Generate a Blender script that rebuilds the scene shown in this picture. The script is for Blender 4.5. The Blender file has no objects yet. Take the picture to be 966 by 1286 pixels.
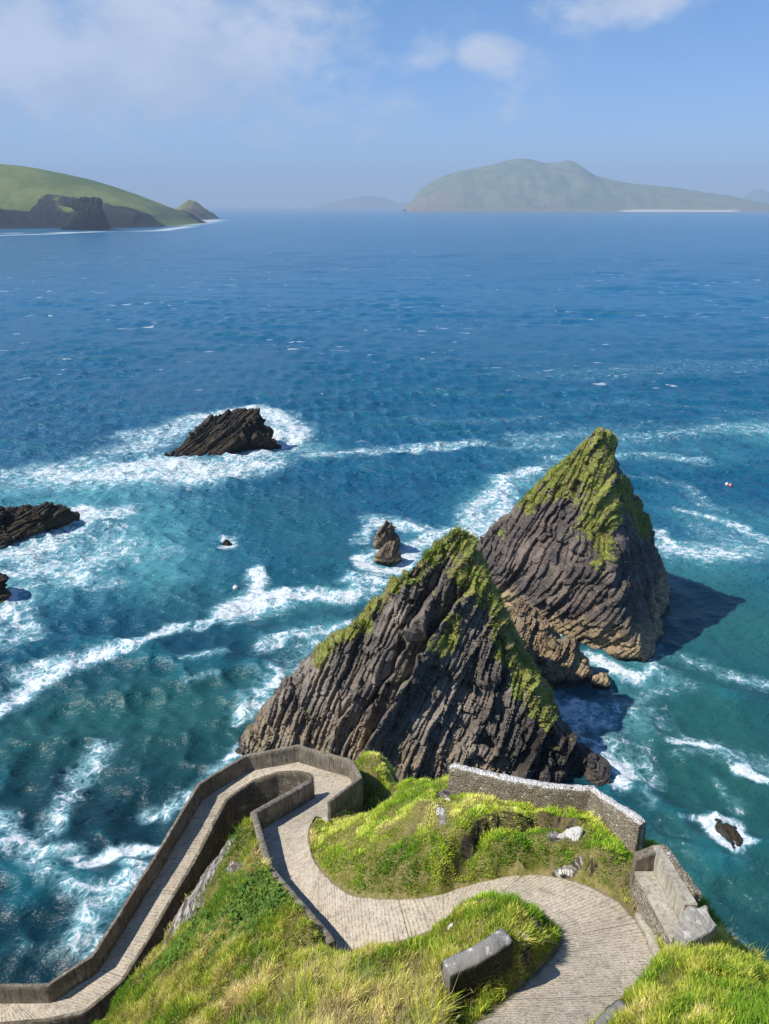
import bpy, bmesh, math, random
import numpy as np
from mathutils import Vector, geometry
from mathutils.bvhtree import BVHTree

random.seed(7); RNG = np.random.default_rng(7)
scene = bpy.context.scene
COL = scene.collection
R = math.radians

# ------------------------------------------------------------------ camera frame
H = 45.0; PITCH = math.atan(383/966); F = 966.0
cp, sp = math.cos(PITCH), math.sin(PITCH)
def ray(px, py):
    dx, dy = (px-483)/F, (643-py)/F
    return np.array([dx, cp+dy*sp, -sp+dy*cp])
def pz(px, py, z):
    d = ray(px, py); t = (z-H)/d[2]
    return np.array([d[0]*t, d[1]*t, z])
def pY(px, py, Y):
    d = ray(px, py); t = Y/d[1]
    return np.array([d[0]*t, Y, H+d[2]*t])
def proj(P):
    P = np.asarray(P, float)
    dz = P[...,2]-H
    depth = P[...,1]*cp - dz*sp
    up = P[...,1]*sp + dz*cp
    depth = np.where(depth < .1, .1, depth)
    return 483+F*P[...,0]/depth, 643-F*up/depth

# ------------------------------------------------------------------ noise
def _hash(ix, iy, iz, seed):
    h = (ix.astype(np.int64)*374761393 + iy.astype(np.int64)*668265263 + iz.astype(np.int64)*2147483647 + seed*974634777) & 0xffffffff
    h = ((h ^ (h >> 13))*1274126177) & 0xffffffff
    h = ((h ^ (h >> 16))*2246822519) & 0xffffffff
    h = h ^ (h >> 15)
    return (h & 0xffffff).astype(np.float64)/0xffffff*2-1
def vnoise(x, y, z=None, seed=0):
    x = np.asarray(x, float); y = np.asarray(y, float)
    z = np.zeros_like(x) if z is None else np.asarray(z, float)
    fx, fy, fz = np.floor(x), np.floor(y), np.floor(z)
    tx, ty, tz = x-fx, y-fy, z-fz
    tx = tx*tx*tx*(tx*(tx*6-15)+10); ty = ty*ty*ty*(ty*(ty*6-15)+10); tz = tz*tz*tz*(tz*(tz*6-15)+10)
    r = 0
    for a in (0, 1):
        wx = tx if a else 1-tx
        for b in (0, 1):
            wy = ty if b else 1-ty
            for c in (0, 1):
                wz = tz if c else 1-tz
                r = r + wx*wy*wz*_hash(fx+a, fy+b, fz+c, seed)
    return r
def fbm(x, y, z=None, oct=4, seed=0, gain=.5, lac=2.03):
    z = np.zeros_like(np.asarray(x, float)) if z is None else z
    s = 0; a = 1; n = 0
    for i in range(oct):
        s = s + a*vnoise(x, y, z, seed+i*17); n += a
        x, y, z = x*lac+11.3, y*lac+5.7, z*lac+3.1; a *= gain
    return s/n
def ridged(x, y, z=None, oct=3, seed=0):
    z = np.zeros_like(np.asarray(x, float)) if z is None else z
    s = 0; a = 1; n = 0
    for i in range(oct):
        s = s + a*(1-2*np.abs(vnoise(x, y, z, seed+i*31))); n += a
        x, y, z = x*2.1+3, y*2.1+7, z*2.1+1; a *= .5
    return s/n
def sstep(a, b, x):
    t = np.clip((x-a)/(b-a), 0, 1); return t*t*(3-2*t)
def seg_dist(x, y, pts, extra=None):
    """distance to polyline (2D); also returns interpolated per point values"""
    best = np.full(x.shape, 1e9); val = np.zeros(x.shape)
    for i in range(len(pts)-1):
        ax, ay = pts[i][0], pts[i][1]; bx, by = pts[i+1][0], pts[i+1][1]
        dx, dy = bx-ax, by-ay; L = dx*dx+dy*dy+1e-9
        t = np.clip(((x-ax)*dx+(y-ay)*dy)/L, 0, 1)
        d = np.hypot(x-ax-t*dx, y-ay-t*dy)
        m = d < best; best = np.where(m, d, best)
        if extra is not None: val = np.where(m, extra[i]*(1-t)+extra[i+1]*t, val)
    return best, val

# ------------------------------------------------------------------ object helpers
def tag(o, label=None, cat=None, group=None, kind=None):
    if label: o['label'] = label
    if cat: o['category'] = cat
    if group: o['group'] = group
    if kind: o['kind'] = kind
    return o
def empty(name, loc=(0, 0, 0)):
    o = bpy.data.objects.new(name, None); COL.objects.link(o); o.location = loc
    o.empty_display_size = .2
    return o
def link(name, me, mat=None, parent=None, smooth=False):
    o = bpy.data.objects.new(name, me); COL.objects.link(o)
    if mat: me.materials.clear(); me.materials.append(mat)
    if parent is not None:
        o.parent = parent
        o.matrix_parent_inverse = parent.matrix_world.inverted() if parent.type == 'EMPTY' and False else o.matrix_parent_inverse
        o.location = -Vector(parent.location)
    if smooth: me.polygons.foreach_set('use_smooth', [True]*len(me.polygons))
    return o
def mesh_np(name, V, Fc):
    """V (n,3), Fc (m,k) ints"""
    me = bpy.data.meshes.new(name)
    V = np.ascontiguousarray(V, np.float32); Fc = np.ascontiguousarray(Fc, np.int32)
    m, k = Fc.shape
    me.vertices.add(len(V)); me.vertices.foreach_set('co', V.ravel())
    me.loops.add(m*k); me.loops.foreach_set('vertex_index', Fc.ravel())
    me.polygons.add(m)
    me.polygons.foreach_set('loop_start', np.arange(0, m*k, k, dtype=np.int32))
    me.polygons.foreach_set('loop_total', np.full(m, k, np.int32))
    me.update(calc_edges=True)
    return me
def fattr(me, name, arr):
    a = me.attributes.new(name, 'FLOAT', 'POINT'); a.data.foreach_set('value', np.ascontiguousarray(arr, np.float32))
def cattr(me, name, arr):
    a = me.attributes.new(name, 'FLOAT_COLOR', 'POINT')
    arr = np.concatenate([arr, np.ones((len(arr), 1))], 1)
    a.data.foreach_set('color', np.ascontiguousarray(arr, np.float32).ravel())
def grid_faces(nx, ny):
    i = np.arange(nx*ny).reshape(ny, nx)
    return np.stack([i[:-1, :-1].ravel(), i[:-1, 1:].ravel(), i[1:, 1:].ravel(), i[1:, :-1].ravel()], 1)
def verts_of(me):
    a = np.empty(len(me.vertices)*3, np.float32); me.vertices.foreach_get('co', a); return a.reshape(-1, 3).astype(float)
def normals_of(me):
    a = np.empty(len(me.vertices)*3, np.float32); me.vertices.foreach_get('normal', a); return a.reshape(-1, 3).astype(float)
def set_verts(me, V):
    me.vertices.foreach_set('co', np.ascontiguousarray(V, np.float32).ravel()); me.update()

# ------------------------------------------------------------------ materials
class NT:
    def __init__(s, name):
        s.m = bpy.data.materials.new(name); s.m.use_nodes = True
        s.n = s.m.node_tree.nodes; s.l = s.m.node_tree.links; s.n.clear()
        s.out = s.n.new('ShaderNodeOutputMaterial')
    def node(s, t, **k):
        n = s.n.new('ShaderNode'+t)
        for a, b in k.items(): setattr(n, a, b)
        return n
    def put(s, sock, v):
        if hasattr(v, 'is_output') or isinstance(v, bpy.types.NodeSocket): s.l.new(v, sock)
        elif v is not None: sock.default_value = v
    def math(s, op, a, b=None, c=None, clamp=False):
        n = s.node('Math', operation=op, use_clamp=clamp)
        s.put(n.inputs[0], a)
        if b is not None: s.put(n.inputs[1], b)
        if c is not None: s.put(n.inputs[2], c)
        return n.outputs[0]
    def mix(s, f, a, b, mode='MIX'):
        n = s.node('Mix', data_type='RGBA', blend_type=mode)
        s.put(n.inputs[0], f); s.put(n.inputs[6], rgba(a)); s.put(n.inputs[7], rgba(b))
        return n.outputs[2]
    def ramp(s, f, stops):
        n = s.node('ValToRGB'); s.put(n.inputs[0], f)
        e = n.color_ramp.elements
        while len(e) < len(stops): e.new(.5)
        for i, (p, c) in enumerate(stops):
            e[i].position = p; e[i].color = rgba(c) if not isinstance(c, (int, float)) else (c, c, c, 1)
        return n.outputs[0]
    def maprange(s, v, a, b, c=0., d=1., smooth=True):
        n = s.node('MapRange'); n.interpolation_type = 'SMOOTHSTEP' if smooth else 'LINEAR'
        s.put(n.inputs[0], v); n.inputs[1].default_value = a; n.inputs[2].default_value = b
        n.inputs[3].default_value = c; n.inputs[4].default_value = d
        return n.outputs[0]
    def coord(s): return s.node('NewGeometry').outputs['Position']
    def attr(s, name, out='Fac'):
        return s.node('Attribute', attribute_name=name).outputs[out]
    def mapping(s, v, rot=(0, 0, 0), scale=(1, 1, 1), typ='TEXTURE'):
        n = s.node('Mapping', vector_type=typ); s.put(n.inputs[0], v)
        n.inputs['Rotation'].default_value = rot; n.inputs['Scale'].default_value = scale
        return n.outputs[0]
    def noise(s, v, scale=1., detail=4., rough=.55, dist=0., out=0):
        n = s.node('TexNoise'); s.put(n.inputs['Vector'], v)
        n.inputs['Scale'].default_value = scale; n.inputs['Detail'].default_value = detail
        n.inputs['Roughness'].default_value = rough; n.inputs['Distortion'].default_value = dist
        return n.outputs[out]
    def voro(s, v, scale=1., feat='F1', out='Distance', rnd=1.):
        n = s.node('TexVoronoi', feature=feat); s.put(n.inputs['Vector'], v)
        n.inputs['Scale'].default_value = scale; n.inputs['Randomness'].default_value = rnd
        return n.outputs[out]
    def bump(s, h, strength=.5, dist=.1, normal=None):
        n = s.node('Bump'); n.inputs['Strength'].default_value = strength; n.inputs['Distance'].default_value = dist
        s.put(n.inputs['Height'], h)
        if normal is not None: s.put(n.inputs['Normal'], normal)
        return n.outputs[0]
    def bsdf(s, color, rough=.9, normal=None, spec=.3, **k):
        n = s.node('BsdfPrincipled'); s.put(n.inputs['Base Color'], rgba(color)); s.put(n.inputs['Roughness'], rough)
        s.put(n.inputs['Specular IOR Level'], spec)
        if normal is not None: s.put(n.inputs['Normal'], normal)
        for a, b in k.items(): s.put(n.inputs[a.replace('_', ' ')], b)
        s.b = n
        return n.outputs[0]
    def done(s, surf): s.l.new(surf, s.out.inputs['Surface']); return s.m
def rgba(c):
    if isinstance(c, (tuple, list)): return tuple(c)+(1,) if len(c) == 3 else tuple(c)
    return c

def concrete_mat(name, c0, c1, dark, courses=False):
    t = NT(name); P = t.coord()
    n1 = t.noise(P, .9, 6, .6); n2 = t.noise(P, 9, 5, .65)
    st = t.noise(t.mapping(P, scale=(.12, .12, 1.2)), 1., 4, .6)
    c = t.mix(t.maprange(n1, .35, .65), c0, c1)
    c = t.mix(t.maprange(n2, .42, .7), c, t.mix(.5, c, dark))
    c = t.mix(t.math('MULTIPLY', t.maprange(st, .46, .66), .75), c, dark)
    c = t.mix(t.math('MULTIPLY', t.maprange(t.noise(P, 2.4, 6, .7), .54, .64), .55), c, (.36, .34, .29))
    sp_ = t.maprange(t.noise(P, 26, 3, .6), .62, .7)
    c = t.mix(t.math('MULTIPLY', sp_, .5), c, (.42, .41, .36))
    h = t.math('ADD', t.math('MULTIPLY', n2, .6), t.noise(P, 40, 3))
    if courses:
        xyz = t.node('SeparateXYZ'); t.put(xyz.inputs[0], P)
        w = t.math('FRACT', t.math('MULTIPLY', xyz.outputs[2], 2.6))
        l = t.maprange(t.math('ABSOLUTE', t.math('SUBTRACT', w, .5)), .44, .49)
        c = t.mix(t.math('MULTIPLY', l, .6), c, dark)
        h = t.math('SUBTRACT', h, t.math('MULTIPLY', l, 1.2))
    return t.done(t.bsdf(c, .92, t.bump(h, .6, .02)))
M_conc = concrete_mat('weathered_concrete', (.165, .138, .10), (.25, .215, .16), (.065, .055, .042))
M_conc_pale = concrete_mat('pale_concrete', (.40, .36, .28), (.50, .46, .37), (.2, .175, .13))
M_ret = concrete_mat('coursed_concrete', (.12, .095, .065), (.18, .145, .10), (.045, .037, .028), True)

def stone_mat(name, base, alt, mortar, scale=6., cap=False, joints=1.):
    t = NT(name); P = t.coord()
    wob = t.noise(P, 3, 3, .5, out=1)
    Pm = t.mapping(P, scale=(1.5, 1.5, .8))
    va = t.node('VectorMath', operation='MULTIPLY_ADD'); t.put(va.inputs[0], wob); va.inputs[1].default_value = (.12, .12, .12); t.put(va.inputs[2], Pm)
    Pv = va.outputs[0]
    e = t.voro(Pv, scale, 'DISTANCE_TO_EDGE'); cc = t.voro(Pv, scale, 'F1', 'Color')
    sep = t.node('SeparateColor'); t.put(sep.inputs[0], cc)
    c = t.mix(sep.outputs[0], base, alt)
    if cap != 'top': c = t.mix(t.maprange(sep.outputs[1], .86, .93), c, (.5, .48, .42))
    c = t.mix(t.maprange(t.noise(P, 1.3, 5, .6), .5, .7, 0, .7), c, tuple(x*.55 for x in base))
    c = t.mix(t.maprange(e, .0, .09, .75*joints, 0), c, mortar)
    c = t.mix(t.maprange(t.noise(P, 22, 4, .7), .6, .68, 0, .8), c, (.46, .44, .36))
    if cap:
        lich = t.math('MULTIPLY', t.attr('cap'), t.maprange(t.noise(P, 4.5, 5, .65), .36, .46))
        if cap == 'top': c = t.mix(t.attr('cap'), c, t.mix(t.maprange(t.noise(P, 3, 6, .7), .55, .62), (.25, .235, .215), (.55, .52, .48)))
        else: c = t.mix(lich, c, (.66, .64, .60))
    h = t.math('ADD', t.math('MULTIPLY', t.maprange(e, 0, .18), joints), t.math('MULTIPLY', t.noise(P, 7, 6, .72), 1.3 if joints < 1 else .7))
    return t.done(t.bsdf(c, .95, t.bump(h, .9, .05)))
M_stone = stone_mat('rubble_stone', (.26, .215, .15), (.37, .315, .23), (.15, .125, .09), 11., True)
M_stone_dark = stone_mat('dark_lichen_stone', (.115, .10, .09), (.17, .15, .13), (.08, .07, .06), 2.4, False)
M_mossy_shade = stone_mat('mossy_stone_painted_shade', (.022, .024, .012), (.045, .042, .022), (.015, .015, .01), 6., 'top', .12)  # sides blackened with painted-in shade as well as moss; top stays pale
M_rubble = stone_mat('loose_rubble_stone', (.25, .21, .155), (.40, .35, .28), (.09, .075, .055), 9., False)

# path: ribbed concrete
t = NT('ribbed_concrete_path')
uv = t.node('UVMap', uv_map='UVMap').outputs[0]; P = t.coord()
sx = t.node('SeparateXYZ'); t.put(sx.inputs[0], uv)
nz = t.noise(P, .8, 3); 
u = t.math('ADD', sx.outputs[0], t.math('MULTIPLY', t.math('SUBTRACT', t.noise(P, 2.2, 3), .5), .16))
fr = t.math('FRACT', t.math('MULTIPLY', u, 7.0))
groove = t.maprange(t.math('ABSOLUTE', t.math('SUBTRACT', fr, .5)), .26, .48)
brk = t.maprange(t.noise(P, 7, 4, .7), .35, .62)
groove = t.math('MULTIPLY', groove, brk); cob = t.maprange(t.voro(t.mapping(P, scale=(1.6, 1., 1.)), 9., 'DISTANCE_TO_EDGE'), .0, .16, 1, 0); groove = t.math('MAXIMUM', groove, t.math('MULTIPLY', cob, .38))
fr2 = t.math('FRACT', t.math('MULTIPLY', sx.outputs[0], .27))
joint = t.maprange(t.math('ABSOLUTE', t.math('SUBTRACT', fr2, .5)), .493, .499)
c = t.mix(t.maprange(nz, .35, .65), (.47, .40, .30), (.56, .48, .365))
c = t.mix(t.maprange(t.noise(P, 3.5, 6, .7), .45, .7, 0, .55), c, (.24, .205, .155))
c = t.mix(t.math('MULTIPLY', groove, .56), c, (.15, .125, .095))
c = t.mix(t.math('MULTIPLY', joint, .8), c, (.10, .085, .065))
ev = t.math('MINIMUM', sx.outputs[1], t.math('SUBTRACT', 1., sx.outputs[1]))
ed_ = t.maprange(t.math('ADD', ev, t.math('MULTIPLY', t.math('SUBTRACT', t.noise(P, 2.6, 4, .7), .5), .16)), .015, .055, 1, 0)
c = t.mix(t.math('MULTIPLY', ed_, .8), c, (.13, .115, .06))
c = t.mix(t.maprange(t.noise(P, 1.1, 5, .65), .56, .66, 0, .35), c, (.20, .175, .14))
c = t.mix(t.maprange(t.noise(P, 45, 3, .7), .58, .7, 0, .5), c, (.56, .52, .44))
h = t.math('SUBTRACT', t.math('MULTIPLY', t.noise(P, 20, 5, .7), .5), groove)
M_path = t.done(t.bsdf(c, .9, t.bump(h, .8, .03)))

def rock_mat(name, ang, c_dark, c_mid, c_light, tide=(.40, .30, .17), bumpd=.12, strata=(.16, 1.6, 2.2), lichen=None):
    t = NT(name); P = t.coord()
    Pw = t.node('VectorMath', operation='MULTIPLY_ADD'); t.put(Pw.inputs[0], t.noise(P, .35, 3, .5, out=1)); Pw.inputs[1].default_value = (.5, .5, .5); t.put(Pw.inputs[2], P)
    Q = t.mapping(Pw.outputs[0], rot=(0, ang, 0), scale=strata)
    n1 = t.noise(Q, 1., 7, .62)
    Q2 = t.mapping(Pw.outputs[0], rot=(0, ang, 0), scale=tuple(s*.35 for s in strata))
    n2 = t.noise(Q2, 1., 5, .65)
    Qc = t.mapping(P, rot=(0, ang-1.35, .2), scale=(.35, 1.2, 2.6))
    n3 = t.noise(Qc, 1., 5, .6)
    n4 = t.noise(P, .28, 5, .6)
    c = t.mix(t.maprange(n1, .34, .62), c_dark, c_mid)
    c = t.mix(t.maprange(n4, .42, .68, 0, .85), c, c_light)
    c = t.mix(t.maprange(n2, .47, .36, 0, .6), c, tuple(x*.45 for x in c_dark))
    c = t.mix(t.maprange(t.noise(P, 5., 5, .7), .56, .68, 0, .55), c, tuple(min(.5, x*1.5) for x in c_light))
    if lichen:
        c = t.mix(t.maprange(t.noise(P, 3.2, 6, .7), .38, .5, 0, .9), c, lichen)
    if tide:
        td = t.attr('tide')
        tc = t.mix(t.maprange(n1, .4, .6), tuple(x*.55 for x in tide), tide)
        c = t.mix(t.math('MULTIPLY', td, t.maprange(t.noise(P, 1.4, 4), .3, .5)), c, tc)
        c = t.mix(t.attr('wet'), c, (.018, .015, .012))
    g = t.attr('grass')
    gn = t.noise(P, 1.6, 6, .7)
    gc = t.ramp(gn, [(.3, (.13, .09, .04)), (.44, (.20, .20, .045)), (.52, (.30, .30, .075)), (.60, (.19, .26, .045)), (.75, (.12, .19, .03))])
    gf = t.maprange(t.math('ADD', g, t.math('MULTIPLY', t.math('SUBTRACT', t.noise(P, 1.5, 6, .72), .5), 1.9)), .45, .55)
    c = t.mix(gf, c, gc)
    h = t.math('ADD', t.math('MULTIPLY', n1, 1.), t.math('MULTIPLY', n2, .6))
    h = t.math('ADD', h, t.math('MULTIPLY', n3, .5))
    rgh = t.maprange(t.attr('wet'), 0, 1, .85, .35) if tide else .88
    return t.done(t.bsdf(c, rgh, t.bump(h, .75, bumpd), .35))
M_slate = rock_mat('slate_rock', R(-61), (.055, .047, .040), (.135, .114, .093), (.30, .25, .195), tide=(.30, .235, .15))
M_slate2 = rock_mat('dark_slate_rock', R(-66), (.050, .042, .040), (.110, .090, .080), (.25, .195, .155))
M_brown = rock_mat('brown_rock', R(-50), (.09, .065, .04), (.19, .14, .085), (.28, .21, .13), bumpd=.1)
M_black = rock_mat('black_wet_rock', R(-30), (.010, .009, .009), (.026, .022, .018), (.085, .065, .035), tide=(.05, .036, .016), bumpd=.15)
M_white = rock_mat('lichen_rock', R(-60), (.22, .18, .15), (.42, .38, .33), (.6, .57, .52), tide=None, bumpd=.06, strata=(.1, .3, .5), lichen=(.58, .56, .50))

# ground under the grass
t = NT('turf_ground'); P = t.coord()
n = t.noise(P, 2.2, 6, .7)
c = t.ramp(n, [(.3, (.10, .09, .025)), (.45, (.20, .20, .04)), (.56, (.34, .27, .12)), (.72, (.20, .23, .04))])
c = t.mix(t.maprange(t.noise(P, 13, 5, .75), .38, .62, 0, .45), c, (.075, .07, .025))
soil = t.mix(t.noise(P, 9, 6, .75), (.09, .06, .035), (.22, .165, .105))
c = t.mix(t.attr('soil'), c, soil)
Q = t.mapping(P, rot=(0, R(-60), 0), scale=(.18, .5, .8)); rn = t.noise(Q, 1., 7, .7)
rk = t.ramp(rn, [(.34, (.03, .024, .019)), (.47, (.12, .095, .075)), (.55, (.36, .33, .29)), (.7, (.60, .57, .52))])
rkd = t.ramp(rn, [(.35, (.025, .02, .016)), (.6, (.10, .08, .06))])
rk = t.mix(t.attr('pale'), rkd, rk)
c = t.mix(t.maprange(t.math('ADD', t.attr('rock'), t.math('MULTIPLY', t.math('SUBTRACT', t.noise(P, 2.6, 5, .7), .5), .7)), .42, .58), c, rk)
h = t.math('ADD', n, t.math('MULTIPLY', rn, 1.4))
M_ground = t.done(t.bsdf(c, .95, t.bump(h, .8, .1), .15))

# grass blades
def blade_mat(name):
    t = NT(name)
    c = t.attr('col', 'Color')
    b = t.bsdf(c, .65, None, .25)
    tr = t.node('BsdfTranslucent'); t.put(tr.inputs[0], c)
    mx = t.node('MixShader'); mx.inputs[0].default_value = .3
    t.l.new(b, mx.inputs[1]); t.l.new(tr.outputs[0], mx.inputs[2])
    return t.done(mx.outputs[0])
M_blade = blade_mat('grass_blades')

def plain(name, col, rough=.6, nscale=8, var=.25, spec=.4):
    t = NT(name); P = t.coord(); n = t.noise(P, nscale, 4, .6)
    c = t.mix(t.maprange(n, .35, .65), tuple(x*(1-var) for x in col), col)
    return t.done(t.bsdf(c, rough, t.bump(n, .2, .01), spec))

# ------------------------------------------------------------------ PATH
# outer edge, inner edge, height; 't' = the pixel is the top of the parapet (.95 above)
PT = .95
pairs = [
 ((690,1345),(500,1330),27.2),((748,1284),(590,1290),26.6),((800,1238),(650,1243),26.0),((823,1204),(682,1212),25.6),
 ((816,1182),(698,1194),25.3),((801,1157),(704,1176),25.0),((775,1131),(696,1162),24.75),((740,1112),(672,1143),24.5),
 ((700,1101),(645,1133),24.3),((655,1098),(618,1128),24.05),((610,1106),(592,1132),23.8),((576,1115.5),(566,1148),23.55),
 ((535,1126),(549,1166),23.3),((499,1129),(512,1180),23.05),((466,1127),(474,1189),22.8),((437,1121),(443,1195),22.5),
 ((410,1100),('t',412,1166),22.2),((394,1079),('t',382,1133),21.9),((389,1059),('t',359,1107),21.5),((388,1043),('t',344,1089),21.1),
 ((397,1025),('t',335,1062),20.7),(('t',411,1007),('t',323,1021),20.2),(('t',430,992),('t',350,1006),19.95),(('t',451,976.5),('t',375,992),19.7),
 ((442,978),('t',394,981),19.45),((436,974.5),(393,976),19.35),((404,966),(388,971),19.15),((374.5,957),(375,968),18.95),
 ((343,963),(350,969),18.6),((312,968.5),(318,979.4),18.2),((282,986.5),(300,991.5),17.85),((253.6,1004.5),(284,1003.6),17.5),
 ((232,1041),(266,1036),17.0),((215,1070),(250,1068),16.6),((198.6,1098),(233,1098),16.2),((181,1126),(213,1130),15.8),
 ((152,1174),(184,1181),15.25),((122,1221.5),(152,1231),14.8),((95,1239),(128,1252),14.6),((64.6,1259.5),(107,1268.5),14.4),
 ((30,1260),(62,1279),14.25),((0,1260),(0,1284.5),14.1),((-100,1262),(-100,1290),13.6),((-250,1270),(-250,1300),12.8)]
def pp(q, z):
    if q[0] == 't':
        w = pz(q[1], q[2], z+PT); w[2] = z; return w
    return pz(q[0], q[1], z)
PO = np.array([pp(a, z) for a, b, z in pairs]); PI_ = np.array([pp(b, z) for a, b, z in pairs])
def catmull(P, i, t):
    n = len(P); p0, p1, p2, p3 = P[max(i-1, 0)], P[i], P[min(i+1, n-1)], P[min(i+2, n-1)]
    return .5*((2*p1)+(-p0+p2)*t+(2*p0-5*p1+4*p2-p3)*t*t+(-p0+3*p1-3*p2+p3)*t**3)
So, Si, Sk = [], [], []
for i in range(len(pairs)-1):
    L = max(np.linalg.norm(PO[i+1]-PO[i]), np.linalg.norm(PI_[i+1]-PI_[i]))
    k = max(2, int(L/.2))
    for j in range(k):
        f = j/k
        if i < 20:
            So.append(catmull(PO, i, f)); Si.append(catmull(PI_, i, f))
        else:
            So.append(PO[i]*(1-f)+PO[i+1]*f); Si.append(PI_[i]*(1-f)+PI_[i+1]*f)
        Sk.append(i+f)
So.append(PO[-1]); Si.append(PI_[-1]); Sk.append(len(pairs)-1.)
So, Si, Sk = np.array(So), np.array(Si), np.array(Sk)
NA = 14
rows = []
for k in range(NA+1):
    f = k/NA; rows.append(So*(1-f)+Si*f)
PV = np.stack(rows, 1)             # (n, NA+1, 3)
n = len(So)
arc = np.concatenate([[0], np.cumsum(np.linalg.norm(np.diff((So+Si)/2, axis=0), axis=1))])
V = PV.reshape(-1, 3).copy()
V[:, 2] += .012*fbm(V[:, 0]*2, V[:, 1]*2, oct=3, seed=5)
edge_w = np.tile(np.minimum(np.arange(NA+1), NA-np.arange(NA+1)), n)
me = mesh_np('path', V, grid_faces(NA+1, n))
uvl = me.uv_layers.new(name='UVMap')
li = np.empty(len(me.loops), np.int32); me.loops.foreach_get('vertex_index', li)
UV = np.stack([np.repeat(arc, NA+1), np.tile(np.arange(NA+1)/NA, n)], 1)
uvl.data.foreach_set('uv', np.ascontiguousarray(UV[li], np.float32).ravel())
path = link('path', me, M_path, smooth=True); tag(path, kind='structure')
path_tris = grid_faces(NA+1, n)

# ------------------------------------------------------------------ strip walls
def resample(pts, step):
    pts = [np.asarray(p, float) for p in pts]; out = [pts[0]]; corner = [True]
    for a, b in zip(pts[:-1], pts[1:]):
        k = max(1, int(np.linalg.norm(b-a)/step))
        for j in range(1, k+1): out.append(a+(b-a)*j/k)
    return np.array(out)
def side_normals(P, sgn):
    d = np.gradient(P[:, :2], axis=0)
    d /= np.linalg.norm(d, axis=1)[:, None]+1e-9
    return np.stack([-d[:, 1], d[:, 0]], 1)*sgn
def wall_mesh(name, P, sgn, thick, height, depth_out, depth_in=.15, step=.15, rough=.01, bevel=.03, round_top=0., seed=3, height_fn=None, capw=None):
    """wall whose inner face stands on polyline P, body on side sgn"""
    P = resample(P, step)
    # mitre
    seg = np.diff(P[:, :2], axis=0); seg /= np.linalg.norm(seg, axis=1)[:, None]+1e-9
    nn = np.stack([-seg[:, 1], seg[:, 0]], 1)*sgn
    n0 = np.vstack([nn[:1], nn]); n1 = np.vstack([nn, nn[-1:]])
    m = n0+n1; m /= np.linalg.norm(m, axis=1)[:, None]
    m /= np.maximum((m*n0).sum(1), .5)[:, None]
    hh = height if height_fn is None else height_fn(np.linspace(0, 1, len(P)))
    hh = np.broadcast_to(hh, (len(P),))
    prof = []                                    # (across 0..thick, z kind)
    kb = max(2, int(depth_in/.2)); kh = max(3, int(height/.16)); kd = max(2, int((height+depth_out)/.22))
    for j in range(kh+1): prof.append((0, -depth_in+(height-bevel+depth_in)*j/kh, 'h'))
    kt = max(2, int(thick/.1))
    for j in range(kt+1):
        f = j/kt; a = bevel+(thick-2*bevel)*f
        prof.append((a, height+round_top*math.sin(math.pi*f), 'c'))
    for j in range(kd+1): prof.append((thick, height-bevel-(height-bevel+depth_out)*j/kd, 'h'))
    V = []; cap = []
    for a, z, kd_ in prof:
        zz = P[:, 2]+np.where(z > 0, z*hh/height, z)
        V.append(np.stack([P[:, 0]+m[:, 0]*a, P[:, 1]+m[:, 1]*a, zz], 1)); cap.append(np.full(len(P), 1. if kd_ == 'c' else 0.))
    V = np.stack(V, 1); cap = np.stack(cap, 1)
    nr, nc = V.shape[:2]
    Vf = V.reshape(-1, 3)
    dn = fbm(Vf[:, 0]*5, Vf[:, 1]*5, Vf[:, 2]*5, oct=3, seed=seed)
    dn2 = fbm(Vf[:, 0]*5+40, Vf[:, 1]*5, Vf[:, 2]*5, oct=3, seed=seed+9)
    dn3 = fbm(Vf[:, 0]*4, Vf[:, 1]*4+40, Vf[:, 2]*5, oct=3, seed=seed+19)
    Vf = Vf+np.stack([dn, dn2, dn3*.8], 1)*rough
    Fc = [grid_faces(nc, nr)[:, ::(1 if sgn > 0 else -1)]]
    me0 = Fc[0]
    # end caps as fans: make quads strips between inner and outer is complex -> single ngon via bmesh
    me = mesh_np(name, Vf, me0)
    bm = bmesh.new(); bm.from_mesh(me); bm.verts.ensure_lookup_table()
    for r0 in (0, nr-1):
        vs = [bm.verts[r0*nc+c] for c in range(nc)]
        try: bm.faces.new(vs)
        except Exception: pass
    bmesh.ops.recalc_face_normals(bm, faces=bm.faces)
    bm.to_mesh(me); bm.free()
    fattr(me, 'cap', cap.reshape(-1))
    return me

# outer parapet (seaward side of hairpin and ramp)
i21 = 21
outerP = list(PO[21:])
# the path runs clockwise seen from above from right to left: outer side sign
def sgn_for(P, target):
    P = np.asarray(P); m = len(P)//2; d = P[min(m+1, len(P)-1)]-P[m-1]
    nx, ny = -d[1], d[0]; v = target[:2]-P[m][:2]
    return 1 if nx*v[0]+ny*v[1] > 0 else -1
sA = -sgn_for(outerP, PI_[21+len(outerP)//2])
wallA = link('parapet_wall', wall_mesh('parapet_wall', outerP, sA, .16, .98, 3.2, .2, rough=.024), M_conc)
tag(wallA, 'long grey concrete parapet along the seaward side of the ramp and round its bend', 'wall')
# inner parapet: from near end up to the hairpin nose
innerP = [pp(('t', 422, 1178), 22.35)]+list(PI_[16:25])
sB = -sgn_for(innerP, PO[20])
hB = lambda f: np.interp(f, [0, .1, 1], [.85, .95, .95])
wallB = link('parapet_wall', wall_mesh('parapet_wall', innerP, sB, .27, .95, 3.0, .2, rough=.022, height_fn=hB), M_conc)
tag(wallB, 'lichen spotted inner parapet between the upper path and the grass bank, casting a shadow on the path', 'wall')
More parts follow.
